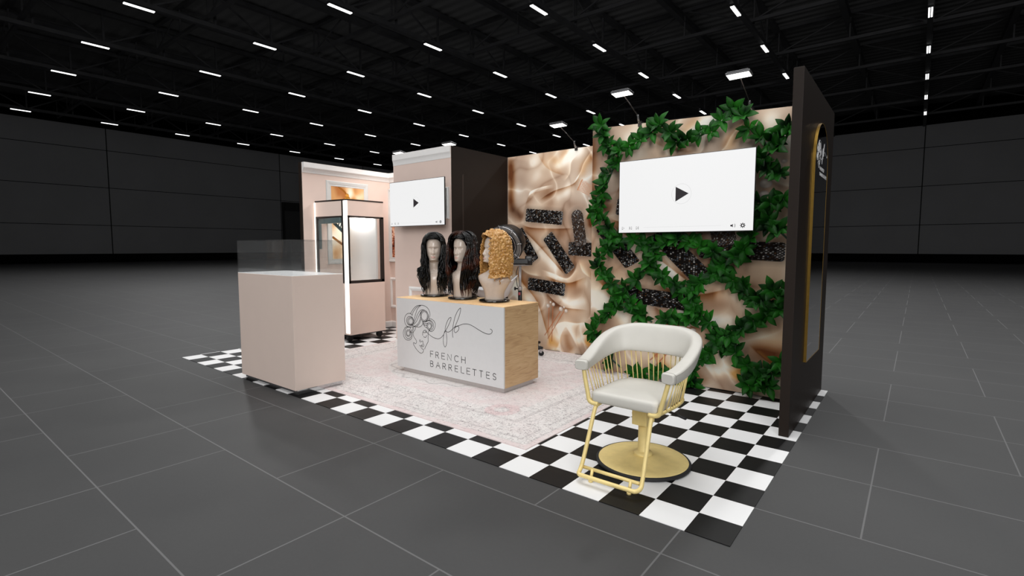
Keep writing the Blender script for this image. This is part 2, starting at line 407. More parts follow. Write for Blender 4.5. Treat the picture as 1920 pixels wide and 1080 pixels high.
# ------------------------------------------------------------------ the hall
HX, HY, HZ = -53.3, 52.0, 12.8
b = MB(); b.add([(HX-1,-30,0),(30,-30,0),(30,HY+1,0),(HX-1,HY+1,0)], [(0,1,2,3)]); struct(b.build('floor', M['hall_floor']))
b = MB(); b.box((HX-1,-30,HZ), (30,HY+1,HZ+.3)); struct(b.build('ceiling', M['deck']))
def hall_wall(name, left):
    w = MB()
    if left: w.box((HX-.4,-30,.7), (HX,HY,11.15))
    else: w.box((HX,HY,.7), (30,HY+.4,11.15))
    o = struct(w.build(name, M['hall_wall']))
    s = MB()
    lo, hi = (-30, HY) if left else (HX, 30)
    def strip(a, b_, z0, z1, t=.015):
        if left: s.box((HX,a,z0), (HX+t,b_,z1))
        else: s.box((a,HY-t,z0), (b_,HY,z1))
    for z in (3.1, 6.25, 9.35): strip(lo, hi, z-.024, z+.024)
    for c in ((-19,-4,11.0,25.9,36.4,47) if left else (-44,-29,-14,.57,15.5)): strip(c-.035, c+.035, .7, 11.15)
    struct(s.build('trim_seams', M['seam'], o))
    p = MB()
    if left: p.box((HX-.4,-30,0), (HX+.03,HY,.72))
    else: p.box((HX,HY-.03,0), (30,HY+.4,.72))
    struct(p.build('trim_plinth', M['plinth'], o))
    u_ = MB()
    if left: u_.box((HX-.6,-30,11.15), (HX-.1,HY,HZ))
    else: u_.box((HX,HY+.1,11.15), (30,HY+.6,HZ))
    struct(u_.build('trim_upper_band', M['plinth'], o))
hall_wall('wall_far_left', True); hall_wall('wall_far_back', False)
# rolling shutter door in the left hall wall
d = MB(); d.box((HX,26.2,.72), (HX+.06,30.2,5.2))
for i in range(30): d.box((HX+.06,26.2,.75+i*.148), (HX+.10,30.2,.85+i*.148))
do = struct(d.build('door_1', pm('shutter', (70,70,71), .6)))
f = MB(); f.box((HX,25.98,.72),(HX+.2,26.2,6.1)); f.box((HX,30.2,.72),(HX+.2,30.42,6.1)); f.box((HX,26.2,5.2),(HX+.35,30.2,6.1))
struct(f.build('door_frame', pm('shutter_frame', (34,34,35), .7), do))

# roof trusses: lamp lines every 6.3 m run along y, lighter purlins between them, cross trusses along x
LX = [.49-6.31*k for k in range(-2, 9)]; LY = [5.36+5.125*j for j in range(-1, 9)]
def truss_mesh(along_y, a0, a1, zb, zt, step, w):
    t = MB()
    P_ = (lambda s, z: (0, s, z)) if along_y else (lambda s, z: (s, 0, z))
    t.bar(P_(a0, zb), P_(a1, zb), w, w*.9); t.bar(P_(a0, zt), P_(a1, zt), w*1.3, w)
    n = int((a1-a0)/step)
    for i in range(n+1):
        s = a0+i*step
        t.bar(P_(s, zb), P_(s, zt), w*.42, w*.42)
        if i < n:
            if i % 2: t.bar(P_(s, zb), P_(s+step, zt), w*.36, w*.36)
            else: t.bar(P_(s, zt), P_(s+step, zb), w*.36, w*.36)
    return t
tg = 'dark roof trusses that carry the hall lamps'
o = truss_mesh(True, -2, HY, 11.15, 12.6, 2.5625, .2).build('roof_truss', M['truss']); o.location = (LX[0],0,0)
tag(o, 'dark steel roof truss running above a line of hall lamps', 'truss', tg)
for x in LX[1:]:
    c = o.copy(); COL.objects.link(c); c.location = (x,0,0)
tg2 = 'cross trusses under the roof deck'
o = truss_mesh(False, HX+.25, 28, 11.45, 12.7, 3.155, .16).build('cross_truss', M['truss']); o.location = (0,LY[0]+2.56,0)
tag(o, 'slender dark cross truss spanning between the lamp lines', 'truss', tg2)
for y in LY[1:]:
    c = o.copy(); COL.objects.link(c); c.location = (0,y+2.56,0)
t = MB(); t.bar((0,-2,12.35), (0,HY,12.35), .16, .3); t.bar((0,-2,12.5), (0,HY,12.5), .3, .03); t.bar((0,-2,12.2), (0,HY,12.2), .26, .03)
o = t.build('roof_purlin', M['truss']); o.location = (LX[0]-3.155,0,0)
tag(o, 'dark roof purlin beam halfway between two lamp lines', 'beam', 'purlins under the roof deck')
for x in LX[1:-1]:
    c = o.copy(); COL.objects.link(c); c.location = (x-3.155,0,0)

# hall lamps
def hall_lamp():
    t = thing('ceiling_lamp', 'lit strip lamp hanging under a dark roof truss', 'lamp', (0,0,0), 0, 'strip lamps in rows under the hall roof')
    h = MB(); h.box((-.1,-.55,11.0), (.1,.55,11.06)); h.box((-.012,-.4,11.05),(.012,-.38,11.12)); h.box((-.012,.38,11.05),(.012,.4,11.12)); h.build('housing', M['black'], t)
    f = MB()
    for x in (-.045, .045): f.box((x-.028,-.53,10.965), (x+.028,.53,10.999))
    f.build('lamp_tubes', M['hallamp'], t)
    return t
l0 = hall_lamp(); first = True
for x in LX:
    for y in LY:
        # only lamps the camera can see or nearly see
        dx, dy = x-.57, y+2.23
        az = math.degrees(math.atan2(dx, dy)); dd = math.hypot(dx, dy)
        if dd < 18 or az < -88 or az > 11: continue
        if first: l0.location = (x,y,0); first = False
        else: dup(l0, (x,y,0))

# ------------------------------------------------------------------ booth floor and walls
b = MB(); b.box((-6.101,0,.001), (0,3.04,.004)); struct(b.build('floor_checker', M['checker']))

def print_grid(name, mat, x0, x1, y, ztop0, ztop1, z0, nx, nz, fn, parent=None, axis='y', flip=False):
    """flat printed sheet, one colour per vertex from fn(a,z)->rgb arrays"""
    A, Zf = np.meshgrid(np.linspace(x0, x1, nx), np.linspace(0, 1, nz))
    top = ztop0+(ztop1-ztop0)*(A-x0)/(x1-x0)
    Zz = z0+(top-z0)*Zf
    rgb = fn(A, Zz)
    co = np.empty((nx*nz,3), np.float32)
    if axis == 'y': co[:,0] = A.ravel(); co[:,1] = y; co[:,2] = Zz.ravel()
    else: co[:,0] = y; co[:,1] = A.ravel(); co[:,2] = Zz.ravel()
    if axis == 'z': co[:,0] = A.ravel(); co[:,1] = Zz.ravel(); co[:,2] = y
    i = np.arange(nx-1)[None,:]+nx*np.arange(nz-1)[:,None]
    q = np.stack([i, i+1, i+1+nx, i+nx], -1).reshape(-1,4)
    if flip: q = q[:, ::-1]
    me = bpy.data.meshes.new(name); nf = len(q)
    me.vertices.add(nx*nz); me.vertices.foreach_set('co', co.ravel())
    me.loops.add(nf*4); me.loops.foreach_set('vertex_index', np.ascontiguousarray(q).ravel().astype(np.int32))
    me.polygons.add(nf); me.polygons.foreach_set('loop_start', np.arange(0, nf*4, 4, dtype=np.int32))
    me.update(calc_edges=True)
    at = me.color_attributes.new('print', 'FLOAT_COLOR', 'POINT')
    cc = np.ones((nx*nz,4), np.float32); cc[:,:3] = rgb.reshape(-1,3)
    at.data.foreach_set('color', cc.ravel())
    me.materials.append(mat); me.validate()
    o = bpy.data.objects.new(name, me); COL.objects.link(o)
    if parent: o.parent = parent
    return o

def vlin(c): return np.array(lin(c))
rng = np.random.default_rng(7)
def vnoise(x, z, seed):
    """smooth value noise, numpy"""
    r_ = np.random.default_rng(seed).random((64,64))
    xi = np.floor(x).astype(int); zi = np.floor(z).astype(int); fx = x-xi; fz = z-zi
    fx = fx*fx*(3-2*fx); fz = fz*fz*(3-2*fz)
    g = lambda a, c: r_[a % 64, c % 64]
    return (g(xi,zi)*(1-fx)+g(xi+1,zi)*fx)*(1-fz)+(g(xi,zi+1)*(1-fx)+g(xi+1,zi+1)*fx)*fz
def polydist(x, z, pts):
    P = [(p.x, p.y) for p in spline([(a, c, 0) for a, c in pts], 5)] if len(pts) > 2 else pts
    D = np.full(x.shape, 9.0); S = np.zeros(x.shape); T = np.zeros(x.shape); n = len(P)-1
    for i in range(n):
        ax, az = P[i]; bx, bz = P[i+1]; dx, dz = bx-ax, bz-az; l2 = dx*dx+dz*dz+1e-12
        t = np.clip(((x-ax)*dx+(z-az)*dz)/l2, 0, 1)
        ex, ez = x-ax-t*dx, z-az-t*dz; d = np.hypot(ex, ez); k = d < D
        D = np.where(k, d, D); S = np.where(k, np.sign(dx*ez-dz*ex), S); T = np.where(k, (i+t)/n, T)
    return D, S, T
def taper(T): return np.clip(np.minimum(T, 1-T)*5, 0, 1)
# folds printed on the satin: (points, width, brightness, one-sidedness, warmth)
FOLDS = [
 ([(-3.30,1.90),(-3.26,1.97),(-3.11,2.01),(-2.92,2.03)], .035, .75, -1, 0), ([(-3.36,1.75),(-3.28,1.92),(-3.10,1.97),(-2.90,1.99)], .05, -.35, -1, .2),
 ([(-2.95,2.22),(-2.80,2.30),(-2.66,2.38),(-2.42,2.43)], .07, .8, 0, 0), ([(-2.64,2.03),(-2.55,2.14),(-2.50,2.25),(-2.38,2.40)], .045, .7, -1, 0),
 ([(-3.16,2.43),(-3.05,2.28),(-2.92,2.19),(-2.75,2.13)], .05, -.35, 1, .5), ([(-3.13,1.86),(-2.93,1.95),(-2.70,2.00),(-2.60,2.05),(-2.54,2.16)], .03, -.75, -1, .6),
 ([(-3.60,2.45),(-3.57,2.1),(-3.58,1.72)], .06, -.8, 0, .8), ([(-3.02,2.40),(-2.86,2.30),(-2.78,2.38),(-2.7,2.43)], .05, -.4, 0, .6),
 ([(-2.37,2.33),(-2.44,2.28),(-2.51,2.20),(-2.53,2.08)], .05, -.45, 0, .9), ([(-2.46,1.67),(-2.40,1.60),(-2.38,1.5)], .05, -.9, 0, .8),
 ([(-2.78,2.06),(-2.70,2.15),(-2.68,2.28),(-2.60,2.36)], .05, .5, 1, .2), ([(-3.60,1.80),(-3.45,1.70),(-3.36,1.66)], .06, -.4, 0, 0),
 ([(-2.95,1.85),(-2.75,1.93),(-2.62,1.99)], .06, .4, 0, 0), ([(-2.75,1.78),(-2.6,1.78),(-2.45,1.7)], .06, -.35, 0, 0),
 ([(-3.40,1.56),(-3.25,1.52),(-2.90,1.50),(-2.60,1.50)], .03, -.6, -1, .5), ([(-3.42,1.54),(-3.12,1.29),(-2.88,1.07),(-2.75,.95)], .03, -.85, 1, .4),
 ([(-3.35,1.42),(-3.08,1.18),(-2.84,.99)], .06, .35, 0, 0), ([(-2.9,1.45),(-2.75,1.42),(-2.6,1.40)], .07, -.3, 0, 0),
 ([(-3.45,1.04),(-3.30,.95),(-3.09,.92)], .05, .7, 1, .3), ([(-3.10,1.0),(-2.92,.95),(-2.73,.90),(-2.62,.98),(-2.56,1.12)], .05, .85, -1, .2),
 ([(-3.05,.93),(-2.85,.87),(-2.68,.85),(-2.45,.93)], .04, -.7, -1, .7), ([(-2.56,1.14),(-2.50,1.00),(-2.38,.92)], .05, .5, 1, .6),
 ([(-2.60,.86),(-2.42,.85)], .06, .4, 0, 0), ([(-3.04,.72),(-2.79,.56),(-2.42,.54)], .03, -.7, -1, .4), ([(-2.9,.68),(-2.6,.63),(-2.42,.68)], .06, .45, 0, 0),
 ([(-3.56,1.02),(-3.38,.82),(-3.16,.60),(-3.03,.29),(-2.95,.05)], .035, -.7, 1, .9), ([(-3.60,.95),(-3.44,.74),(-3.24,.5),(-3.10,.1)], .07, .5, 0, .5),
 ([(-3.62,.85),(-3.5,.7),(-3.4,.55)], .05, .7, 0, 0), ([(-2.80,.0),(-2.82,.18),(-2.74,.33),(-2.66,.25),(-2.55,.08)], .06, .75, 1, .3), ([(-2.74,.28),(-2.70,.12),(-2.62,.02)], .06, -.6, 0, .4),
 ([(-2.98,.24),(-2.80,.36),(-2.58,.37),(-2.45,.38),(-2.38,.25)], .045, .75, -1, .3), ([(-2.60,.12),(-2.48,.20),(-2.39,.14)], .06, .8, 0, .5),
 ([(-3.0,.14),(-2.9,.10),(-2.82,.06)], .09, .1, 0, 1.6), ([(-2.46,.12),(-2.40,.18),(-2.36,.22)], .07, .1, 0, 1.8), ([(-3.05,.46),(-2.9,.42),(-2.75,.44)], .06, -.35, 0, .1),
 ([(-2.32,2.43),(-2.22,2.2),(-2.05,2.0)], .06, .6, 0, .2), ([(-2.36,1.95),(-2.2,1.8),(-2.05,1.75)], .07, .7, 1, .3), ([(-2.3,.8),(-2.15,.85),(-2.0,.75)], .06, -.5, 0, .5), ([(-2.36,.6),(-2.2,.5),(-2.0,.55)], .07, .6, 0, .4), ([(-2.36,.45),(-2.2,.3),(-2.0,.22)], .05, -.6, 1, .9), ([(-2.3,.2),(-2.15,.14),(-2.0,.02)], .06, .7, 0, .6),
]
# hair rollers in the print: corner, corner, half width, brown tint
ROLL = [((-3.342,1.685),(-2.787,1.625),.085,.15), ((-2.56,1.27),(-2.70,1.265),.0,0), ((-2.705,1.265),(-2.16,1.24),.082,.25), ((-3.012,1.425),(-2.671,.998),.084,.1),
        ((-3.305,.820),(-2.746,.766),.082,.1), ((-3.46,1.50),(-3.195,1.105),.075,.05), ((-2.598,1.70),(-2.53,1.30),.083,1.0)]
PEARLS = [(-2.994,.557,.034),(-2.957,.604,.020),(-2.913,.58,.030),(-2.805,.531,.038),(-2.759,.557,.02),(-2.729,.514,.030),(-2.29,1.81,.05),(-2.25,1.88,.042),(-2.22,1.94,.03),(-2.19,1.98,.025),(-2.30,1.72,.04),(-2.43,1.84,.02),(-2.42,1.785,.018)]
PINS = [((-2.977,.538),(-2.991,.224)),((-2.921,.556),(-2.934,.121)),((-2.81,.504),(-3.04,.185)),((-2.763,.501),(-2.991,.149))]
def mural(m, z):
    wx = m+.10*(vnoise(m*3+7, z*3, 1)-.5)+.03*(vnoise(m*9, z*9+3, 2)-.5); wz = z+.10*(vnoise(m*3, z*3+9, 3)-.5)+.03*(vnoise(m*9+5, z*9, 4)-.5)
    t = .0+.75*(vnoise(wx*4.5+wz*2, wz*3.2-wx, 5)-.5)+.5*(vnoise(wx*9-wz*3, wz*5, 6)-.5)
    rd = 1-np.abs(2*vnoise(wx*3.1+wz*1.7+4, wz*2.3-wx*1.1, 11)-1); t = t+.55*rd**7-.35*(1-np.abs(2*vnoise(wx*3.4+wz*1.2+9, wz*2.6-wx*1.4, 12)-1))**6
    warm = .25+.5*(vnoise(m*2.3, z*2.1, 8)-.5)
    for pts, w, a, side, wm in FOLDS:
        D, S, T = polydist(m, z, pts)
        if side == 0: g = np.exp(-(D/w)**2)
        else: g = np.where(S*side > 0, np.exp(-D/(w*1.3)), np.exp(-(D/(w*.18))**2))
        g = g*taper(T)
        t = t+a*1.15*g; warm = warm+wm*np.abs(g)*.8
    t = np.clip(t*1.15+.05, -1, 1); warm = warm+.08
    stops = [-1, -.55, -.1, .35, .75, 1]
    cool = np.array([vlin(c) for c in ((88,62,48),(142,116,98),(186,164,148),(216,198,182),(248,236,224),(255,250,242))])
    hot = np.array([vlin(c) for c in ((120,68,36),(176,122,78),(214,168,126),(236,198,156),(254,234,202),(255,248,230))])
    w = np.clip(warm, 0, 1)[...,None]
    rgb = (np.stack([np.interp(t, stops, cool[:,k]) for k in range(3)], -1)*(1-w)+np.stack([np.interp(t, stops, hot[:,k]) for k in range(3)], -1)*w)
    org = np.clip(warm-1, 0, .9)[...,None]; rgb = rgb*(1-org)+vlin((226,166,84))*org
    # rose-gold comb
    cx, cz = m+2.48, z-1.965; a = R(-28); u = cx*math.cos(a)+cz*math.sin(a); v = -cx*math.sin(a)+cz*math.cos(a)
    ins = (np.abs(u) < .085) & (np.abs(v) < .065); ln = (np.sin((v+u*.0)*2*PI/.0155) > -.1)
    rgb = np.where((ins & ln)[...,None], vlin((222,170,138)), rgb); rgb = np.where(((np.abs(u+.085) < .007) & (np.abs(v) < .07))[...,None], vlin((214,150,110)), rgb)
    for a_, b_ in PINS:
        D, S, T = polydist(m, z, [a_, b_]); k = np.exp(-(D/.0055)**2)[...,None]; rgb = rgb*(1-k)+vlin((190,112,70))*k
    for (ax, az), (bx, bz), hw, br in ROLL:
        if hw == 0: continue
        dx, dz = bx-ax, bz-az; L = math.hypot(dx, dz); dx, dz = dx/L, dz/L
        u = (m-ax)*dx+(z-az)*dz; v = -(m-ax)*dz+(z-az)*dx
        rc = .025; qx = np.abs(u-L/2)-(L/2-rc); qz = np.abs(v)-(hw-rc)
        sd = np.hypot(np.maximum(qx,0), np.maximum(qz,0))+np.minimum(np.maximum(qx,qz),0)-rc
        if br > .9: sd = np.where(u < hw*.7, np.hypot(u-hw*.75, v)-hw, sd)
        sh = np.clip(1-np.clip(sd, 0, 1)/.05, 0, 1)[...,None]*.55*(sd > 0)[...,None]
        rgb = rgb*(1-sh*.7)
        ins = np.clip(-sd/.004, 0, 1)[...,None]
        # woven mesh: a diamond lattice of small glints
        s = .027; th = np.arcsin(np.clip(v/hw, -1, 1))*hw*1.2
        p = (u+th)/s; q = (u-th)/s; fp, fq = p-np.floor(p), q-np.floor(q)
        d = np.hypot(fp-.5, fq-.5); h = np.abs(np.sin(np.floor(p)*12.9898+np.floor(q)*78.233)*43758.5453) % 1
        ends = np.maximum(np.exp(-(u/.05)**2), np.exp(-((u-L)/.05)**2))
        pr = np.where(h < .50+.5*ends*(np.abs(v) < hw*.75)+.25*br*np.exp(-(v/.035)**2), 1, 0)
        spot = (np.clip((.36-d)/.12, 0, 1)*pr)[...,None]
        h2 = (h*7.31 % 1)[...,None]
        sc_ = np.where(h2 < .18, vlin((190,138,96)), np.where(h2 < .36, vlin((150,165,185)), vlin((245,240,236))))
        base = vlin((6,5,5))*(1-br*.5)+vlin((74,52,36))*br*.5
        base = base+(.035*br)*np.clip((d[...,None]-.38)*4, 0, 1)
        col = base*(1-spot)+sc_*spot*(.10+.90*np.maximum((h*3.7 % 1)**3, .55*ends*(h*5.1 % 1)))[...,None]
        rgb = rgb*(1-ins)+col*ins
    for px, pz, r_ in PEARLS:
        r_ *= .8
        d = np.hypot(m-px, z-pz); k = np.clip((r_-d)/.004, 0, 1)[...,None]
        hl = np.exp(-((m-px+r_*.25)**2+(z-pz-r_*.3)**2)/(r_*.35)**2)[...,None]; edge = np.clip(d/r_, 0, 1)[...,None]**2
        pc = vlin((226,212,200))*(1-edge*.45)+hl*.35
        rgb = rgb*(1-k)+np.clip(pc,0,1)*k
    return np.clip(rgb, 0, 1)

# left wall: dark outside, pink inside
b = MB(); b.box((-6.10,1.52,.004), (-6.045,3.045,2.43)); wl = struct(b.build('wall_left', M['brown']))
b = MB(); b.box((-6.045,1.535,.004), (-6.038,3.0,2.428)); struct(b.build('wall_left_panel', M['pink'], wl))
b = MB(); b.box((-6.045,3.0,.004), (-2.0,3.045,2.43)); wb = struct(b.build('wall_back', M['pink']))
print_grid('wall_back_mural', M['print'], -3.63, -2.10, 2.9985, 2.43, 2.43, .006, 300, 470, mural, wb); struct(bpy.data.objects['wall_back_mural'])
# storage closet
b = MB(); b.box((-4.645,1.975,.0105), (-3.633,2.998,2.43)); wc = struct(b.build('wall_closet', M['brown']))
b = MB(); b.box((-4.648,1.97,.0105), (-3.6335,1.9755,2.43)); b.box((-4.648,1.9755,.0105), (-4.645,2.998,2.43)); struct(b.build('wall_closet_front', M['pink'], wc))
dd = MB()
for y in (2.16,2.17): dd.box((-3.633,y-.0015,.01),(-3.632,y+.0015,2.12))
dd.box((-3.6325,2.166,1.95),(-3.6305,2.17,2.13)); struct(dd.build('door_2', pm('door_seam', (74,62,56), .5), wc))
# green wall panel and the tall side panel
b = MB(); b.box((-2.093,2.473,.0105), (-.114,2.53,2.40))
b.add([(-2.093,2.473,2.40),(-.114,2.473,2.40),(-.114,2.53,2.40),(-2.093,2.53,2.40),(-2.093,2.473,2.483),(-.114,2.473,2.402),(-.114,2.53,2.402),(-2.093,2.53,2.483)],
      [(0,3,2,1),(4,5,6,7),(0,1,5,4),(1,2,6,5),(2,3,7,6),(3,0,4,7)])
wg = struct(b.build('wall_green', M['brown']))
print_grid('wall_green_mural', M['print'], -2.093, -.114, 2.4715, 2.483, 2.402, .0105, 400, 490, lambda a, z:   .80*mural((a+1.10)/1.3-2.79, z), wg); struct(bpy.data.objects['wall_green_mural'])
b = MB(); b.box((-.114,1.555,.004), (-.052,3.042,2.43)); struct(b.build('wall_right', M['brown'], bevel=.002))

# crown moulding, baseboards, panel mouldings
def mould(name, prof, path, mat=M['trimw']):
    """prof: (out, z); path: list of (origin, direction, outward normal, length)"""
    m_ = MB()
    for o_, d_, n_, L in path:
        o_, d_, n_ = Vector(o_), Vector(d_), Vector(n_)
        rs = [[o_+d_*s+n_*a+Vector((0,0,z)) for a, z in prof] for s in (0, L)]
        m_.rings(rs, smooth=False)
    return struct(m_.build(name, mat))
CR = [(0,2.293),(.006,2.293),(.010,2.30),(.014,2.315),(.024,2.335),(.040,2.352),(.050,2.358),(.052,2.364),(.052,2.43),(0,2.43)]
mould('trim_1', CR, [((-6.038,1.535,0),(0,1,0),(1,0,0),1.465), ((-6.038,3.0,0),(1,0,0),(0,-1,0),1.39)])
mould('trim_2', [(a*.3,z) for a,z in CR], [((-4.648,1.97,0),(1,0,0),(0,-1,0),1.014)])
BB = [(0,.005),(.014,.005),(.014,.085),(.008,.098),(0,.1)]
mould('baseboard_left', BB, [((-6.038,1.535,0),(0,1,0),(1,0,0),1.465)])
mould('baseboard_back', BB, [((-6.038,3.0,0),(1,0,0),(0,-1,0),1.39)])
mould('baseboard_closet', BB, [((-4.648,1.97,0),(1,0,0),(0,-1,0),1.014)])
def frame_rect(m_, o_, ux, n_, w, h, prof):
    """mitred picture moulding around a w x h opening whose lower left corner is o_"""
    o_, ux, n_ = Vector(o_), Vector(ux), Vector(n_); uz = Vector((0,0,1))
    rs = []
    for cx, cz, sx, sz in ((0,0,-1,-1),(w,0,1,-1),(w,h,1,1),(0,h,-1,1)):
        rs.append([o_+ux*(cx+sx*a)+uz*(cz+sz*a)+n_*d for a, d in prof])
    m_.rings(rs, loop=True, smooth=False)
WP = [(0,0),(0,.008),(.012,.012),(.02,.018),(.034,.018),(.042,.01),(.05,.008),(.05,0)]
for k, (o_, ux, n_, w, h) in enumerate([((-4.33,1.97,.30),(1,0,0),(0,-1,0),.64,.445), ((-6.0,3.0,.36),(1,0,0),(0,-1,0),.62,.39), ((-5.23,3.0,.36),(1,0,0),(0,-1,0),.5,.39), ((-6.038,1.95,.36),(0,1,0),(1,0,0),.6,.39)]):
    m_ = MB(); frame_rect(m_, o_, ux, n_, w, h, WP); struct(m_.build('trim_%d' % (k+3), M['trimw']))

# ------------------------------------------------------------------ framed pictures
FP = [(0,.004),(0,.014),(.012,.018),(.018,.014),(.03,.022),(.05,.028),(.066,.030),(.074,.022),(.076,0)]
def art_jewel(a, z):
    u = (a-2.245)/.3; v = (z-1.62)/.5
    wx = u+.5*(vnoise(u*2+3, v*2, 21)-.5); wz = v+.5*(vnoise(u*2, v*2+5, 22)-.5)
    t = vnoise(wx*2.4+wz*1.5, wz*2-wx, 23)
    rgb = np.stack([np.interp(t, [.1,.4,.65,.9], [vlin(c)[k] for c in ((176,104,52),(222,168,112),(246,216,180),(255,244,228))]) for k in range(3)], -1)
    D, S, T = polydist(a, z, [(2.10,2.14),(2.18,2.09),(2.22,2.04)]); k = np.clip((.016-D)/.004,0,1)[...,None]; rgb = rgb*(1-k)+(vlin((170,104,34))*(.6+.5*(np.sin(T*60)>0)[...,None]))*k
    for cz, r_ in ((2.035,.030),(1.985,.048)):
        d = np.hypot(a-2.232, z-cz); k = np.clip((r_-d)/.004,0,1)[...,None]; g = (vlin((120,64,10))+vlin((230,170,70))*(np.abs(np.sin((z-cz)*90+1))[...,None]*.7))
        rgb = rgb*(1-k)+np.clip(g,0,1)*k
    # dark hair clip with teeth, teal-black
    D, S, T = polydist(a, z, [(2.02,1.58),(2.14,1.48),(2.30,1.36),(2.5,1.24)]); k = ((D < .12) & ((np.sin(T*90+z*80) > .1) | (D < .05)) & (S > 0))[...,None]
    rgb = np.where(k, vlin((38,52,54)), rgb)
    k = ((D < .075) & (S > 0) & (T > .35))[...,None]; rgb = np.where(k, vlin((48,66,68)), rgb)
    D, S, T = polydist(a, z, [(1.98,1.42),(2.1,1.34),(2.3,1.22),(2.5,1.14)]); k = np.clip((.02-D)/.005,0,1)[...,None]; rgb = rgb*(1-k)+vlin((150,92,30))*(.5+.7*(np.sin(T*150) > 0)[...,None])*k
    return np.clip(rgb, 0, 1)
def art_speckle(a, z):
    t = vnoise(a*60, z*60, 31)*.6+vnoise(a*14, z*14, 32)*.6
    return np.stack([np.interp(t, [.3,.55,.75,.95], [vlin(c)[k] for c in ((70,26,14),(150,74,46),(206,146,112),(240,214,196))]) for k in range(3)], -1)
def art_clip(a, z):
    t = vnoise(a*9, z*9, 41); rgb = np.stack([np.interp(t, [.2,.8], [vlin(c)[k] for c in ((24,24,26),(44,44,46))]) for k in range(3)], -1)
    for cz in (1.86,1.70): 
        d = np.maximum(np.abs(a+3.715), np.abs(z-cz)); rgb = np.where((d < .015)[...,None], vlin((190,190,190)), rgb)
    return rgb
def picture(name, label, o_, ux, n_, w, h, fn, axis, mat=M['silver'], dep=1.0):
    t = thing(name, label, 'picture', o_)
    m_ = MB(); frame_rect(m_, (0,0,0), ux, n_, w, h, [(a, d*dep) for a, d in FP]); m_.build('picture_frame', mat, t)
    n_ = Vector(n_)
    if axis == 'x': p = print_grid('print', M['art'], o_[1], o_[1]+w, o_[0]+.003, o_[2]+h, o_[2]+h, o_[2], 150, 260, fn, None, 'x')
    else: p = print_grid('print', M['art'], o_[0], o_[0]+w, o_[1]-.003, o_[2]+h, o_[2]+h, o_[2], 90, 130, fn)
    p.parent = t; p.matrix_parent_inverse = Matrix.Translation(-Vector(o_))
    return t
picture('framed_picture', 'silver framed jewellery print on the pink left wall above the display cabinet', (-6.038,1.965,1.11), (0,1,0), (1,0,0), .553, 1.04, art_jewel, 'x', dep=.4)
picture('framed_picture', 'narrow glimpse of a red brown print between the left television and the cabinet', (-5.985,3.0,1.12), (1,0,0), (0,-1,0), .62, 1.0, art_speckle, 'y')
picture('framed_picture', 'small framed dark print half hidden behind the left television', (-4.30,1.97,1.68), (1,0,0), (0,-1,0), .565, .21, art_clip, 'y')
# ------------------------------------------------------------------ rug
def rug_print(a, z):
    x0, x1, y0, y1 = -4.97, -1.31, .29, 2.96
    e = np.minimum(np.minimum(a-x0, x1-a), np.minimum(z-y0, y1-z))
    n = vnoise(a*5, z*5, 51); n2 = vnoise(a*14, z*14, 52)
    R_ = np.ones_like(a)*.75; G_ = np.ones_like(a)*.45; B_ = np.zeros_like(a)
    R_ = np.where(e < .05, 1.0, np.where(e < .50, .12+.35*n, R_)); G_ = np.where(e < .05, 0.02, np.where(e < .50, 1.15, G_))
    for c, w in ((.056,.006),(.115,.004),(.13,.003),(.36,.004),(.38,.003)): B_ = np.maximum(B_, np.exp(-((e-c)/w)**2)*.30*(n2 > .3))
    # scalloped edge of the field and corner medallions
    cx, cy = (x0+x1)/2, (y0+y1)/2; fx, fy = np.abs(a-cx), np.abs(z-cy)
    kx, ky = fx-(x1-x0)/2+.5, fy-(y1-y0)/2+.5
    d = np.hypot(np.maximum(kx+.52,0), np.maximum(ky+.40,0)); ang = np.arctan2(np.maximum(ky+.40,1e-4), np.maximum(kx+.52,1e-4))
    edge = .62+.05*np.abs(np.sin(ang*7))
    corner = (kx+ky*1.25) > (-.22+.06*np.sin((kx-ky)*30))
    R_ = np.where(corner & (e >= .38), .1+.3*n, R_); G_ = np.where(corner & (e >= .38), .9, G_)
    B_ = np.maximum(B_, np.exp(-(((kx+ky*1.25)+.22-.06*np.sin((kx-ky)*30))/.010)**2)*.35*(e > .38)*(n2 > .3))
    # rosettes
    for ux, uy in ((-.62,-.52),):
        q = np.hypot((fx-(x1-x0)/2+.62), (fy-(y1-y0)/2+.52)); R_ = np.where(np.abs(q-.10) < .04, 1.6, R_); B_ = np.maximum(B_, np.exp(-((q-.055)/.01)**2)*.15)
    qm = np.hypot(fx*.75, fy); R_ = np.where(np.abs(qm-.55) < .12, .2, R_); B_ = np.maximum(B_, np.exp(-((qm-.62-.03*np.sin(np.arctan2(fy,fx)*16))/.012)**2)*.35)
    return np.stack([R_, G_, B_], -1)
def rug_fn(a, z): return rug_print(a, z)
rt = thing('rug', 'faded pink and ivory oriental rug under the reception counter', 'rug', (-3.14,1.62,.004))
b = MB(); b.box((-4.97,.29,.0042), (-1.31,2.96,.0085)); ro = b.build('rug_backing', pm('rug_edge', (222,206,204), .95)); ro.parent = rt; ro.matrix_parent_inverse = Matrix.Translation((3.14,-1.62,-.004))
ro = print_grid('rug_pile', M['rug'], -4.97, -1.31, .0095, 2.96, 2.96, .29, 366, 268, rug_fn, None, 'z'); ro.parent = rt; ro.matrix_parent_inverse = Matrix.Translation((3.14,-1.62,-.004))

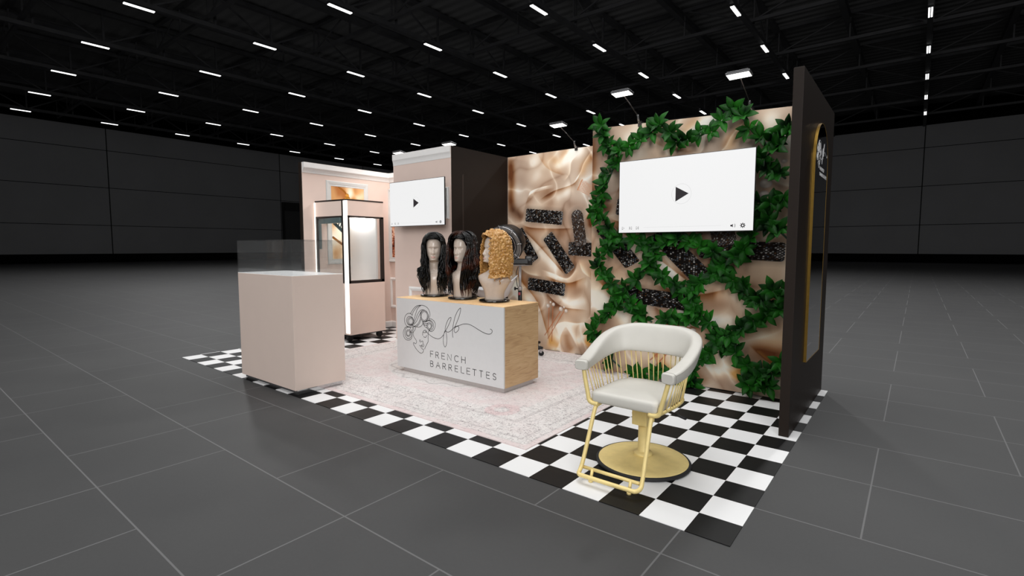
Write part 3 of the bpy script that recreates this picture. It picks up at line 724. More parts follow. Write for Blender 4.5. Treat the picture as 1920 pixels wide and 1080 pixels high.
# ------------------------------------------------------------------ display pedestal
t = thing('display_pedestal', 'pink display pedestal with a white top and clear glass case at the front left', 'pedestal', (-4.055,.25,.004))
b = MB(); b.box((-.5,-.25,.046), (.5,.24,1.033)); b.build('body', M['pinkped'], t, bevel=.002)
b = MB(); b.box((-.48,-.222,0), (.475,.222,.048)); b.build('toe_kick', M['steel'], t)
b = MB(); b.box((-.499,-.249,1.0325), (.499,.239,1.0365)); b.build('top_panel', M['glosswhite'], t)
g = MB()
for a_, c_ in (((-.499,-.249,1.037),(.499,-.243,1.335)), ((-.499,.233,1.037),(.499,.239,1.335)), ((-.499,-.243,1.037),(-.493,.233,1.335)), ((.493,-.243,1.037),(.499,.233,1.335)), ((-.499,-.249,1.335),(.499,.239,1.341))): g.box(a_, c_)
g.build('glass_case', M['glass'], t)

# ------------------------------------------------------------------ display cabinet on castors
t = thing('display_cabinet', 'tall pink display cabinet with black framed glass and white light strips on castors', 'cabinet', (-5.70,2.06,.004))
ox, oy = -5.70, 2.06
FL, FR, BR, BL = (-6.024-ox,1.700-oy), (-5.36-ox,1.772-oy), (-5.36-ox,2.352-oy), (-6.024-ox,2.352-oy)
def quadprism(m_, q, z0, z1, mi=0):
    n = len(q); m_.add([(x,y,z0) for x,y in q]+[(x,y,z1) for x,y in q], [list(range(n))[::-1], list(range(n,2*n))]+[(i,(i+1)%n,n+(i+1)%n,n+i) for i in range(n)], mi)
def inset(q, d):
    cx = sum(p[0] for p in q)/4; cy = sum(p[1] for p in q)/4
    return [(x+(d if x < cx else -d), y+(d if y < cy else -d)) for x,y in q]
Q4 = [FL, FR, BR, BL]
b = MB(); quadprism(b, Q4, .093, .79); b.build('base_box', M['pinkmat'], t)
b = MB(); quadprism(b, inset(Q4,.002), 1.695, 1.893); b.build('header_box', M['pinkmat'], t)
b = MB(); quadprism(b, Q4, 1.893, 1.913); b.build('top_cap', M['blackm'], t)
b = MB(); quadprism(b, inset(Q4,.01), .079, .0935); b.build('base_tray', M['black'], t)
# back and rear panels of the glazed part
b = MB(); b.box((BL[0]+.004,BL[1]-.125,.79), (BR[0]-.013,BL[1]-.10,1.695)); b.build('back_panel', pm('cabinet_lining', (238,236,236), .6, var=.01), t)
b = MB()
def post(m_, x, y, w, z0=.79, z1=1.695): m_.box((x-w/2,y-w/2,z0), (x+w/2,y+w/2,z1))
for x, y in ((FL[0]+.016,FL[1]+.02),(BL[0]+.016,BL[1]-.022)): b = MB(); post(b, x, y, .028); b.build('corner_post', M['blackm'], t)
b = MB(); post(b, FR[0]-.014, FR[1]+.014, .028)
b.box((FR[0]-.03,FR[1],.79), (FR[0],BR[1],.828)); b.box((FR[0]-.03,FR[1],1.672), (FR[0],BR[1],1.695))
b.box((FR[0]-.03,BR[1]-.05,.79), (FR[0],BR[1],1.695))
b.build('glass_frame', M['blackm'], t); b = MB()
b.add([(FL[0],FL[1]-.001,1.672),(FR[0],FR[1]-.001,1.672),(FR[0],FR[1]+.03,1.672),(FL[0],FL[1]+.03,1.672),(FL[0],FL[1]-.001,1.695),(FR[0],FR[1]-.001,1.695),(FR[0],FR[1]+.03,1.695),(FL[0],FL[1]+.03,1.695)], [(0,3,2,1),(4,5,6,7),(0,1,5,4),(1,2,6,5),(2,3,7,6),(3,0,4,7)])
b.build('glass_frame', M['blackm'], t)
g = MB(); g.box((FR[0]-.012,FR[1]+.03,.829), (FR[0]-.006,BR[1]-.05,1.671)); g.build('glass_pane', M['glassgreen'], t)
g = MB(); g.add([(FL[0]+.03,FL[1]+.008,.80),(FR[0]-.12,FR[1]+.004,.80),(FR[0]-.12,FR[1]+.010,.80),(FL[0]+.03,FL[1]+.014,.80),(FL[0]+.03,FL[1]+.008,1.672),(FR[0]-.12,FR[1]+.004,1.672),(FR[0]-.12,FR[1]+.010,1.672),(FL[0]+.03,FL[1]+.014,1.672)], [(0,3,2,1),(4,5,6,7),(0,1,5,4),(1,2,6,5),(2,3,7,6),(3,0,4,7)])
g.build('glass_pane', M['glassgreen'], t)
b = MB(); b.box((FR[0]-.082,FR[1]-.012,.115), (FR[0]-.003,FR[1]+.004,1.893)); b.build('light_strip', M['led'], t)
b = MB(); b.box((FL[0],FL[1]-.010,.115), (FL[0]+.010,FL[1]+.002,1.89)); b.build('light_strip', M['led'], t)
b = MB(); b.box((FL[0]+.03,FL[1]+.03,1.60),(FR[0]-.13,FL[1]+.09,1.672)); b.box((FL[0]+.03,FL[1]+.03,1.25),(FL[0]+.075,FL[1]+.05,1.60)); b.build('inner_edge', M['teal'], t)
b = MB(); b.box((FR[0]-.125,FR[1]-.011,.79), (FR[0]-.082,FR[1]+.0,1.895)); b.build('black_upright', M['blackm'], t)
b = MB(); b.box((BL[0]+.05,BL[1]-.20,1.684), (BR[0]-.07,BL[1]-.14,1.694)); b.build('light_bar', M['ledbar'], t)
ld = bpy.data.lights.new('case_light', 'AREA'); ld.shape = 'RECTANGLE'; ld.size = .5; ld.size_y = .05; ld.energy = 2.2
lo = bpy.data.objects.new('case_light', ld); COL.objects.link(lo); lo.parent = t; lo.location = ((BL[0]+BR[0])/2, BL[1]-.17, 1.68)
lo.rotation_euler = (Vector((0,.35,-1))).to_track_quat('-Z','Y').to_euler()
for x, y in ((-5.425,1.80),(-5.425,2.29),(-5.96,1.80),(-5.96,2.29)):
    c = MB(); x -= ox; y -= oy
    c.cyl((x-.022,y,.046), (x+.022,y,.046), .042, 18); c.box((x-.026,y-.03,.05), (x+.026,y+.03,.08)); c.build('castor', M['rubber'], t)

# ------------------------------------------------------------------ reception counter with the logo
t = thing('reception_counter', 'white fronted oak reception counter with line art logo on its face', 'counter', (-2.903,1.405,.0095))
ox, oy, oz = -2.903, 1.405, .0095
b = MB(); b.box((-.700,-.24,.043), (.713,.255,.755-.0)); b.build('carcass', M['woodside'], t)
b = MB(); b.box((-.713,-.255,.7545), (.713,.255,.7595)); b.build('counter_top', M['woodtop'], t)
b = MB(); b.box((-.713,-.255,.043), (.7125,-.24,.7545)); fp = b.build('front_panel', M['white'], t)
b = MB(); b.box((-.713,-.24,.043), (-.700,.255,.7545)); b.build('side_panel', M['woodside'], t)
b = MB(); b.box((-.645,-.23,0), (.695,.205,.044)); b.build('plinth', M['alu'], t)
LOGO_LINES=[[(0.214,0.613),(0.242,0.647),(0.278,0.681),(0.317,0.702),(0.363,0.71),(0.408,0.711),(0.453,0.699),(0.485,0.674),(0.5,0.642),(0.497,0.611),(0.486,0.58),(0.457,0.559),(0.42,0.549),(0.39,0.556),(0.372,0.58),(0.364,0.605),(0.369,0.636),(0.388,0.661),(0.4,0.667)],[(0.241,0.603),(0.257,0.635),(0.293,0.672),(0.328,0.695),(0.363,0.708)],[(0.267,0.55),(0.276,0.577),(0.292,0.615),(0.312,0.658),(0.34,0.688),(0.37,0.707)],[(0.259,0.518),(0.291,0.562),(0.315,0.606),(0.346,0.645),(0.377,0.665),(0.407,0.668),(0.444,0.658),(0.474,0.629),(0.477,0.599),(0.458,0.567)],[(0.223,0.496),(0.266,0.513),(0.306,0.548),(0.334,0.592),(0.357,0.625),(0.369,0.644)],[(0.266,0.49),(0.313,0.512),(0.344,0.546),(0.36,0.579),(0.368,0.611)],[(0.211,0.498),(0.25,0.496),(0.297,0.49),(0.335,0.49),(0.374,0.505),(0.397,0.531),(0.394,0.546)],[(0.305,0.493),(0.336,0.515),(0.355,0.54),(0.368,0.569)],[(0.462,0.612),(0.46,0.598),(0.454,0.586),(0.444,0.575),(0.432,0.568),(0.419,0.565),(0.406,0.565),(0.394,0.571),(0.384,0.579),(0.378,0.591),(0.377,0.605),(0.379,0.618),(0.385,0.631),(0.395,0.641),(0.407,0.649),(0.42,0.652),(0.434,0.651),(0.445,0.645),(0.455,0.637),(0.46,0.625),(0.462,0.612)],[(0.366,0.613),(0.371,0.628),(0.38,0.642),(0.392,0.653),(0.406,0.66),(0.421,0.663),(0.436,0.662),(0.449,0.657),(0.46,0.648),(0.468,0.636),(0.473,0.622),(0.473,0.607),(0.469,0.592),(0.461,0.578),(0.45,0.566),(0.437,0.558),(0.422,0.553),(0.407,0.553),(0.393,0.557),(0.381,0.565),(0.372,0.576)],[(0.241,0.597),(0.226,0.612),(0.19,0.617),(0.154,0.603),(0.129,0.575),(0.12,0.542),(0.132,0.506),(0.155,0.484),(0.195,0.479),(0.238,0.483),(0.289,0.491)],[(0.252,0.559),(0.241,0.579),(0.205,0.586),(0.173,0.576),(0.154,0.55),(0.156,0.524),(0.179,0.5),(0.219,0.496),(0.247,0.511),(0.263,0.539),(0.256,0.562),(0.24,0.576)],[(0.259,0.542),(0.257,0.531),(0.25,0.519),(0.24,0.51),(0.227,0.504),(0.213,0.5),(0.199,0.501),(0.186,0.505),(0.176,0.513),(0.17,0.523),(0.168,0.534),(0.17,0.546),(0.177,0.557),(0.187,0.567),(0.2,0.573),(0.215,0.576),(0.229,0.576),(0.241,0.571),(0.251,0.564),(0.257,0.554),(0.259,0.542)],[(0.247,0.54),(0.246,0.531),(0.241,0.523),(0.234,0.516),(0.225,0.511),(0.215,0.508),(0.206,0.509),(0.197,0.512),(0.19,0.518),(0.186,0.526),(0.184,0.535),(0.186,0.544),(0.191,0.552),(0.198,0.559),(0.207,0.564),(0.217,0.566),(0.226,0.566),(0.235,0.563),(0.242,0.557),(0.246,0.549),(0.247,0.54)],[(0.171,0.479),(0.135,0.469),(0.11,0.44),(0.098,0.407),(0.108,0.37),(0.136,0.344),(0.18,0.341),(0.22,0.359),(0.236,0.389),(0.237,0.421)],[(0.211,0.476),(0.171,0.473),(0.138,0.453),(0.123,0.42),(0.128,0.383),(0.156,0.359),(0.192,0.362),(0.22,0.382),(0.225,0.415)],[(0.213,0.418),(0.211,0.407),(0.206,0.397),(0.198,0.388),(0.188,0.382),(0.176,0.379),(0.165,0.38),(0.155,0.384),(0.148,0.39),(0.143,0.399),(0.141,0.41),(0.143,0.421),(0.149,0.431),(0.157,0.44),(0.167,0.446),(0.178,0.448),(0.189,0.448),(0.199,0.444),(0.207,0.437),(0.212,0.428),(0.213,0.418)],[(0.2,0.415),(0.198,0.407),(0.195,0.4),(0.189,0.394),(0.183,0.39),(0.175,0.388),(0.168,0.388),(0.161,0.391),(0.156,0.396),(0.153,0.402),(0.152,0.41),(0.153,0.417),(0.157,0.424),(0.162,0.43),(0.169,0.434),(0.176,0.436),(0.184,0.436),(0.19,0.433),(0.195,0.428),(0.199,0.422),(0.2,0.415)],[(0.246,0.485),(0.238,0.458),(0.214,0.437),(0.202,0.428)],[(0.262,0.484),(0.253,0.454),(0.229,0.433),(0.209,0.423)],[(0.293,0.49),(0.281,0.46),(0.253,0.433),(0.221,0.422),(0.202,0.444),(0.214,0.474)],[(0.484,0.582),(0.517,0.587),(0.549,0.575),(0.571,0.552),(0.572,0.522),(0.555,0.487),(0.529,0.468),(0.504,0.464),(0.485,0.47)],[(0.476,0.569),(0.509,0.572),(0.538,0.556),(0.549,0.53),(0.541,0.499),(0.515,0.476)],[(0.397,0.544),(0.435,0.557),(0.472,0.566),(0.505,0.564),(0.531,0.543),(0.534,0.518)],[(0.524,0.517),(0.522,0.506),(0.517,0.496),(0.509,0.488),(0.499,0.482),(0.488,0.479),(0.477,0.48),(0.467,0.484),(0.459,0.49),(0.454,0.5),(0.453,0.51),(0.455,0.521),(0.46,0.531),(0.468,0.54),(0.478,0.546),(0.489,0.548),(0.5,0.548),(0.51,0.544),(0.517,0.537),(0.522,0.528),(0.524,0.517)],[(0.514,0.516),(0.513,0.509),(0.509,0.501),(0.504,0.495),(0.497,0.491),(0.489,0.489),(0.482,0.49),(0.475,0.493),(0.47,0.498),(0.466,0.504),(0.465,0.512),(0.467,0.519),(0.47,0.526),(0.476,0.532),(0.483,0.536),(0.49,0.538),(0.498,0.538),(0.505,0.535),(0.51,0.53),(0.513,0.524),(0.514,0.516)],[(0.397,0.541),(0.412,0.532),(0.442,0.535),(0.472,0.543)],[(0.401,0.534),(0.419,0.517),(0.457,0.52)],[(0.404,0.526),(0.426,0.503),(0.456,0.493),(0.478,0.477),(0.504,0.472)],[(0.258,0.436),(0.252,0.412),(0.263,0.382),(0.29,0.359),(0.3,0.339),(0.293,0.322),(0.277,0.318),(0.262,0.326),(0.253,0.32),(0.258,0.302),(0.284,0.274),(0.322,0.245),(0.36,0.231),(0.383,0.237),(0.399,0.254),(0.401,0.273),(0.38,0.278),(0.365,0.289),(0.368,0.302)],[(0.482,0.467),(0.472,0.446),(0.471,0.4),(0.471,0.364),(0.453,0.336),(0.43,0.302),(0.418,0.28)],[(0.392,0.414),(0.393,0.437),(0.407,0.46),(0.43,0.469),(0.452,0.459),(0.44,0.448),(0.414,0.442),(0.401,0.446)],[(0.406,0.403),(0.421,0.397),(0.439,0.401),(0.449,0.418)],[(0.348,0.363),(0.355,0.361),(0.346,0.352),(0.355,0.343),(0.374,0.35),(0.386,0.356),(0.397,0.35),(0.393,0.334),(0.404,0.325),(0.408,0.312),(0.392,0.298),(0.377,0.301),(0.385,0.312)],[(0.343,0.307),(0.354,0.301),(0.37,0.31),(0.385,0.32)],[(0.429,0.459),(0.455,0.449),(0.485,0.432),(0.528,0.414),(0.572,0.405),(0.615,0.404),(0.651,0.419),(0.687,0.451),(0.693,0.463),(0.715,0.493),(0.748,0.539),(0.778,0.588),(0.79,0.618),(0.782,0.626),(0.755,0.607),(0.727,0.562),(0.712,0.522),(0.71,0.493),(0.717,0.485)],[(0.702,0.488),(0.69,0.452),(0.681,0.404),(0.686,0.362),(0.703,0.335),(0.721,0.355),(0.73,0.397),(0.728,0.443),(0.72,0.477)],[(0.715,0.493),(0.729,0.484),(0.75,0.483),(0.783,0.498),(0.812,0.522),(0.836,0.539),(0.87,0.553),(0.899,0.561),(0.933,0.574),(0.978,0.582),(1.023,0.581),(1.077,0.566),(1.131,0.545),(1.184,0.527),(1.226,0.518),(1.26,0.517),(1.285,0.528),(1.296,0.546),(1.288,0.559),(1.273,0.564)],[(0.811,0.44),(0.806,0.469),(0.809,0.515),(0.822,0.579),(0.843,0.639),(0.872,0.688),(0.904,0.72),(0.915,0.718),(0.909,0.686),(0.889,0.635),(0.859,0.579),(0.833,0.534)],[(0.87,0.551),(0.841,0.535),(0.827,0.509),(0.835,0.491),(0.852,0.49),(0.879,0.51),(0.89,0.532),(0.885,0.548),(0.868,0.55)]]
LOGO_TEXT=[[[(0.5,0.2145),(0.5,0.2715),(0.537,0.2715)],[(0.5,0.2441),(0.5333,0.2441)]],
[[(0.575,0.2145),(0.575,0.2715),(0.5955,0.2715),(0.5955,0.2715),(0.6021,0.2704),(0.6077,0.2672),(0.6114,0.2624),(0.6127,0.2567),(0.6114,0.251),(0.6077,0.2462),(0.6021,0.243),(0.5955,0.2419),(0.575,0.2419)],[(0.5935,0.2419),(0.616,0.2145)]],
[[(0.698,0.2715),(0.657,0.2715),(0.657,0.2145),(0.698,0.2145)],[(0.657,0.2441),(0.6931,0.2441)]],
[[(0.736,0.2145),(0.736,0.2715),(0.787,0.2145),(0.787,0.2715)]],
[[(0.8777,0.2642),(0.8696,0.2692),(0.8603,0.2714),(0.8508,0.2706),(0.8421,0.2668),(0.8351,0.2604),(0.8306,0.2522),(0.829,0.243),(0.8306,0.2338),(0.8351,0.2256),(0.8421,0.2192),(0.8508,0.2154),(0.8603,0.2146),(0.8696,0.2168),(0.8777,0.2218)]],
[[(0.92,0.2145),(0.92,0.2715)],[(0.967,0.2145),(0.967,0.2715)],[(0.92,0.2441),(0.967,0.2441)]],
[[(0.499,0.1465),(0.499,0.1745),(0.5185,0.1745),(0.5185,0.1745),(0.5245,0.1735),(0.5295,0.1706),(0.5329,0.1662),(0.5341,0.1611),(0.5329,0.1559),(0.5295,0.1516),(0.5245,0.1486),(0.5185,0.1476),(0.499,0.1476)],[(0.499,0.1476),(0.5205,0.1476),(0.5205,0.1476),(0.5272,0.1465),(0.5329,0.1434),(0.5367,0.1386),(0.538,0.1331),(0.5367,0.1275),(0.5329,0.1228),(0.5272,0.1196),(0.5205,0.1185),(0.499,0.1185),(0.499,0.1476)]],
[[(0.579,0.1185),(0.606,0.1745),(0.633,0.1185)],[(0.5898,0.1387),(0.6222,0.1387)]],
[[(0.67,0.1185),(0.67,0.1745),(0.691,0.1745),(0.691,0.1745),(0.6978,0.1734),(0.7035,0.1702),(0.7073,0.1655),(0.7086,0.1599),(0.7073,0.1544),(0.7035,0.1496),(0.6978,0.1465),(0.691,0.1454),(0.67,0.1454)],[(0.6889,0.1454),(0.712,0.1185)]],
[[(0.752,0.1185),(0.752,0.1745),(0.772,0.1745),(0.772,0.1745),(0.7784,0.1734),(0.7839,0.1702),(0.7875,0.1655),(0.7888,0.1599),(0.7875,0.1544),(0.7839,0.1496),(0.7784,0.1465),(0.772,0.1454),(0.752,0.1454)],[(0.77,0.1454),(0.792,0.1185)]],
[[(0.87,0.1745),(0.835,0.1745),(0.835,0.1185),(0.87,0.1185)],[(0.835,0.1476),(0.8658,0.1476)]],
[[(0.914,0.1745),(0.914,0.1185),(0.949,0.1185)]],
[[(1.025,0.1745),(0.986,0.1745),(0.986,0.1185),(1.025,0.1185)],[(0.986,0.1476),(1.02,0.1476)]],
[[(1.06,0.1745),(1.102,0.1745)],[(1.081,0.1745),(1.081,0.1185)]],
[[(1.143,0.1745),(1.181,0.1745)],[(1.162,0.1745),(1.162,0.1185)]],
[[(1.261,0.1745),(1.225,0.1745),(1.225,0.1185),(1.261,0.1185)],[(1.225,0.1476),(1.257,0.1476)]],
[[(1.334,0.1675),(1.329,0.1722),(1.321,0.1744),(1.314,0.1737),(1.308,0.1701),(1.304,0.1645),(1.303,0.1581),(1.306,0.1521),(1.312,0.148),(1.319,0.1465),(1.319,0.1465),(1.327,0.145),(1.334,0.1409),(1.337,0.1349),(1.336,0.1285),(1.332,0.1229),(1.325,0.1193),(1.317,0.1186),(1.31,0.1208),(1.304,0.1255)]]]

m_ = MB(); fn = lambda u, v, h: (u-.713, -.2551-h, v-oz)
for s in LOGO_LINES:
    m_.ribbon([(p.x,p.y) for p in spline([(a,c,0) for a,c in s], 4)] if len(s) > 2 else s, .0046, fn)
m_.build('line_art_logo', M['ink'], t)
for lt_ in LOGO_TEXT:
    m_ = MB()
    for s in lt_: m_.ribbon(s, .0058, fn)
    m_.build('letter', M['ink'], fp)

# ------------------------------------------------------------------ televisions
def television(label, c, w, h, y_wall, bx):
    """screen centre c (x,y,z of the screen face), facing -y"""
    t = thing('television', label, 'television', c)
    b = MB(); b.box((-w/2,.0,-h/2), (w/2,.016,h/2)); b.box((-w*.36,.016,-h*.4), (w*.36,.032,h*.3)); b.build('housing', M['black'], t, bevel=.003)
    b = MB(); b.box((-w/2+.005,-.0016,-h/2+.006), (w/2-.005,.001,h/2-.005)); scr = b.build('screen', M['screen'], t)
    k = w/1.22
    Y0 = -.0018; box_ = [MB()]
    def ln(pts, wd): box_[0].ribbon(pts, wd, lambda u, v, hh: (u, Y0-hh, v), .0006)
    def done(nm): box_[0].build(nm, M['icon'], scr); box_[0] = MB()
    zb = -h/2+.048*k
    def trio(x, z, s, d): ln([(x-d*s*.5,z-s*.6),(x+d*s*.5,z),(x-d*s*.5,z+s*.6),(x-d*s*.5,z-s*.6)], .003*k)
    s = .105*k; box_[0].prism([(-s*.5,-s*.62),(s*.62,0),(-s*.5,s*.62)], Y0, Y0-.0006); done('play_icon')
    trio(-w/2+.052*k, zb, .022*k, 1); done('small_play_icon')
    trio(-w/2+.127*k, zb, .022*k, -1); ln([(-w/2+.116*k,zb-.014*k),(-w/2+.116*k,zb+.014*k)], .003*k); done('previous_icon')
    trio(-w/2+.196*k, zb, .022*k, 1); ln([(-w/2+.207*k,zb-.014*k),(-w/2+.207*k,zb+.014*k)], .003*k); done('next_icon')
    x = w/2-.168*k; box_[0].prism([(x-.016*k,zb-.006*k),(x-.006*k,zb-.006*k),(x+.004*k,zb-.014*k),(x+.004*k,zb+.014*k),(x-.006*k,zb+.006*k),(x-.016*k,zb+.006*k)], Y0, Y0-.0006)
    for r_ in (.014,.021): ln([(x+.004*k+r_*k*math.cos(a), zb+r_*k*math.sin(a)) for a in np.linspace(-.8,.8,8)], .0022*k)
    done('volume_icon')
    x = w/2-.085*k; ln([(x+.012*k*math.cos(a), zb+.012*k*math.sin(a)) for a in np.linspace(0,2*PI,17)], .005*k)
    for a in range(8): ln([(x+.010*k*math.cos(a*PI/4), zb+.010*k*math.sin(a*PI/4)), (x+.019*k*math.cos(a*PI/4), zb+.019*k*math.sin(a*PI/4))], .006*k)
    done('settings_icon')
    fa = MB(); fa.ribbon([(.0+.088*k*math.cos(a), .088*k*math.sin(a)) for a in np.linspace(0,2*PI,49)], .0035*k, lambda u, v, hh: (u, Y0-hh, v), .0005); fa.build('play_ring', M['faint'], scr)
    fa = MB(); fa.ribbon([(-w/2+.26*k,zb+.003*k),(w/2-.26*k,zb+.003*k)], .0026*k, lambda u, v, hh: (u, Y0-hh, v), .0005); fa.build('progress_bar', M['faint'], scr)
    b = MB(); d = y_wall-c[1]
    b.box((bx-.05,.032,-.09), (bx+.05,.045,.09)); b.box((bx-.04,d-.018,-.1), (bx+.04,d-.001,.1)); b.box((bx-.025,.045,-.035), (bx+.025,d-.018,.035)); b.build('wall_bracket', M['blackm'], t)
    return t
television('large lit television with a play icon on the leafy wall', (-1.106,2.322,1.754), 1.216, .68, 2.4715, 0)
television('smaller lit television with a play icon on the pink closet front', (-4.04,1.80,1.793), .95, .532, 1.97, -.40)

# ------------------------------------------------------------------ arm lights on the wall tops
def arm_light(label, x, yw, zt, W_=None):
    t = thing('wall_lamp', label, 'arm light', (x,yw,zt), 0, None)
    b = MB(); b.box((-.018,-.012,-.03), (.018,.0,.012)); b.box((-.018,-.012,.006), (.018,.05,.016)); b.build('clamp', M['blackm'], t)
    b = MB(); b.tube(spline([(0,-.012,.0),(0,-.04,.03),(0,-.055,.07)], 6), .011, 8); b.build('arm_socket', M['steel'], t)
    b = MB(); b.cyl((0,-.052,.06), (0,-.335,.172), .0042, 8); b.build('arm_rod', M['blackm'], t)
    hd = MB(); c = Vector((0,-.39,.185)); ax = Vector((1,0,0)); ay = Vector((0,-.92,.0)); ay = Vector((0,-1,.12)).normalized(); az = ax.cross(ay)
    if az.z < 0: az = -az
    hd.obox(c+az*.008, ax, ay, az, (.090,.052,.009)); hd.obox(c+ay*.02+az*.018, ax, ay, az, (.080,.034,.004)); hd.build('lamp_head', pm('lamp_head_grey', (92,92,94), .4, .6), t, bevel=.004)
    f = MB(); f.obox(c-az*.0025, ax, ay, az, (.082,.046,.0012)); f.build('lamp_glass', M['lampface'], t)
    ld = bpy.data.lights.new('lamp', 'AREA'); ld.shape = 'RECTANGLE'; ld.size = .15; ld.size_y = .08; ld.energy = W_ or ARM_W; ld.color = (1,.97,.92)
    lo = bpy.data.objects.new('lamp_light', ld); COL.objects.link(lo); lo.parent = t; lo.location = c-az*.01
    aim = Vector((0,-.02,-1.6))-lo.location; lo.rotation_euler = aim.to_track_quat('-Z','Y').to_euler()
    return t
ARM_W = 1.3
arm_light('arm light over the right side of the leafy wall', -.589, 2.473, 2.426)
arm_light('arm light over the left side of the leafy wall', -1.58, 2.473, 2.465)
arm_light('arm light over the satin printed back wall', -2.606, 3.0, 2.432)
arm_light('arm light just above the crown corner of the closet', -4.305, 3.0, 2.432, 11)
arm_light('arm light peeping over the left end of the closet top', -5.31, 3.0, 2.432, 11)

# ------------------------------------------------------------------ arched mirror on the tall side panel
t = thing('arched_mirror', 'tall arched mirror with brass frame and etched logo on the dark side panel', 'mirror', (-.052,2.315,.44))
W_, H_ = .31, 1.765
def arch(r_, z0, inset_):
    top = H_-r_
    return [(-r_, z0), (-r_, top)]+[(-r_*math.cos(a), top+r_*math.sin(a)) for a in np.linspace(0.08, PI-.08, 30)]+[(r_, top), (r_, z0)]
o_ = arch(W_, 0, 0); k = W_-.005
i_ = [(-k,.005),(-k,H_-W_)]+[(-k*math.cos(a), H_-W_+k*math.sin(a)) for a in np.linspace(.08,PI-.08,30)]+[(k,H_-W_),(k,.005)]
b = MB(); b.rings([[(.001,y,z) for y,z in o_],[(.02,y,z) for y,z in o_],[(.02,y,z) for y,z in i_],[(.001,y,z) for y,z in i_]], loop=True, smooth=False); b.build('frame', M['goldframe'], t)
b = MB(); n = len(i_); b.add([(.004,y,z) for y,z in i_]+[(.0188,y,z) for y,z in i_], [list(range(n))[::-1], list(range(n,2*n))]+[(i,(i+1)%n,n+(i+1)%n,n+i) for i in range(n)]); b.build('mirror_glass', M['mirror'], t)
m_ = MB(); s_ = .42; mg_ = [o for o in t.children if o.name.startswith('mirror_glass')][0]
fnm = lambda u, v, h: (.019+h, (u-.70)*s_, 1.505+(v-.427)*s_)
for s in LOGO_LINES: m_.ribbon([(p.x,p.y) for p in spline([(a,c,0) for a,c in s], 4)] if len(s) > 2 else s, .003, fnm)
m_.build('etched_line_art', M['etch'], mg_)
for lt_ in LOGO_TEXT:
    m_ = MB()
    for s in lt_: m_.ribbon(s, .0035, fnm)
    m_.build('etched_letter', M['etch'], mg_)

# ------------------------------------------------------------------ hood dryer on a stand
px, py = -3.14, 2.62
t = thing('hood_dryer', 'black ring shaped hood dryer on a chrome stand behind the blonde wig', 'hair dryer', (px,py,.0095))
n_ = Vector((.18,-.80,-.20)); 
cam_dir = (Vector((.569,-2.226,1.282))-Vector((px,py,1.33))).normalized()
left = Vector((-.784,-.620,0)); upv = Vector((-.05,.06,1)).normalized()
n_ = (cam_dir*.80+left*.47-upv*.36).normalized()
C0 = Vector((-.105,-.16,1.305))
def L2(prof): return [(r_, z) for r_, z in prof]
h = MB(); h.lathe([(.205,.01),(.220,.012),(.227,.0),(.226,-.04),(.220,-.046),(.219,-.056),(.212,-.10),(.190,-.17),(.168,-.205),(.150,-.215),(.138,-.205),(.140,-.12),(.150,-.01),(.156,.01),(.205,.01)], C0, 48, 0, n_); h.build('hood', M['black'], t)
g = MB()
for r_, d in ((.222,.024),(.150,.018)):
    ax = n_.orthogonal().normalized(); ay = n_.cross(ax)
    g.tube([C0+n_*d+(ax*math.cos(a)+ay*math.sin(a))*r_ for a in np.linspace(0,2*PI,48,endpoint=False)], .0042, 8, loop=True)
for a in np.linspace(0,2*PI,8,endpoint=False):
    e_ = ax*math.cos(a)+ay*math.sin(a); g.tube([C0+n_*.018+e_*.150, C0+n_*.03+e_*.185, C0+n_*.024+e_*.222], .0028, 6)
    g.cyl(C0+n_*.02+e_*.222, C0+n_*.036+e_*.240, .007, 8)
g.build('ring_guard', M['chrome'], t)
hr = MB(); hr.lathe([(.160,.006),(.165,.014),(.205,.014),(.212,.006)], C0, 48, 0, n_); hr.build('heating_ring', pm('grey_heating_ring', (120,117,114), .4, .3), t)
k = MB(); e_ = (upv*.8+left*.25); e_ = (e_-n_*e_.dot(n_)).normalized(); k.cyl(C0+n_*-.05+e_*.135, C0+n_*-.03+e_*.125, .03, 16); k.build('inner_knob', pm('inner_knob', (120,112,108), .5), t)
rx = -left
b = MB(); b.obox(Vector((0,-.05,1.103)), rx, rx.cross(Vector((0,0,1))), (0,0,1), (.13,.06,.032)); b.build('motor_box', M['black'], t, bevel=.012)
b = MB(); c = Vector((0,-.05,1.115))+rx*.12; b.cyl(c-rx*.03+Vector((0,0,.0)), c+rx*.055, .056, 24); b.build('hinge_drum', M['black'], t, bevel=.01)
b = MB(); b.tube([Vector((0,-.03,1.062))-rx*.14, Vector((0,-.03,1.062))+rx*.11, Vector((0,-.03,1.068))+rx*.135, Vector((0,-.03,1.085))+rx*.155], .0125, 12); b.build('cross_bar', M['alu'], t)
b = MB(); b.cyl((0,0,.74), (0,0,1.055), .0165, 18); b.build('upper_tube', M['alu'], t)
b = MB(); b.cyl((0,0,.755), (0,0,.80), .027, 18); b.build('collar', M['alu'], t)
b = MB(); b.cyl((0,0,.10), (0,0,.756), .024, 18); lt = b.build('lower_tube', M['black'], t)
b = MB(); d = (cam_dir*Vector((1,1,0)).length); d = Vector((cam_dir.x,cam_dir.y,0)).normalized()
rs = []
for z in (.70,.735): rs.append([Vector((0,0,z))+(d*math.cos(a)+rx*math.sin(a))*.0246 for a in np.linspace(-1.0,.2,7)]+[Vector((0,0,z))+(d*math.cos(a)+rx*math.sin(a))*.0235 for a in np.linspace(.2,-1.0,7)])
b.rings(rs); b.build('sticker', M['red'], lt)
b = MB(); b.cyl(Vector((0,0,.778))-rx*.02, Vector((0,0,.778))-rx*.055, .009, 10); b.lathe([(.009,0),(.02,.003),(.022,.012),(.014,.02),(0,.021)], Vector((0,0,.778))-rx*.05, 14, 0, -rx); b.build('clamp_knob', M['black'], t)
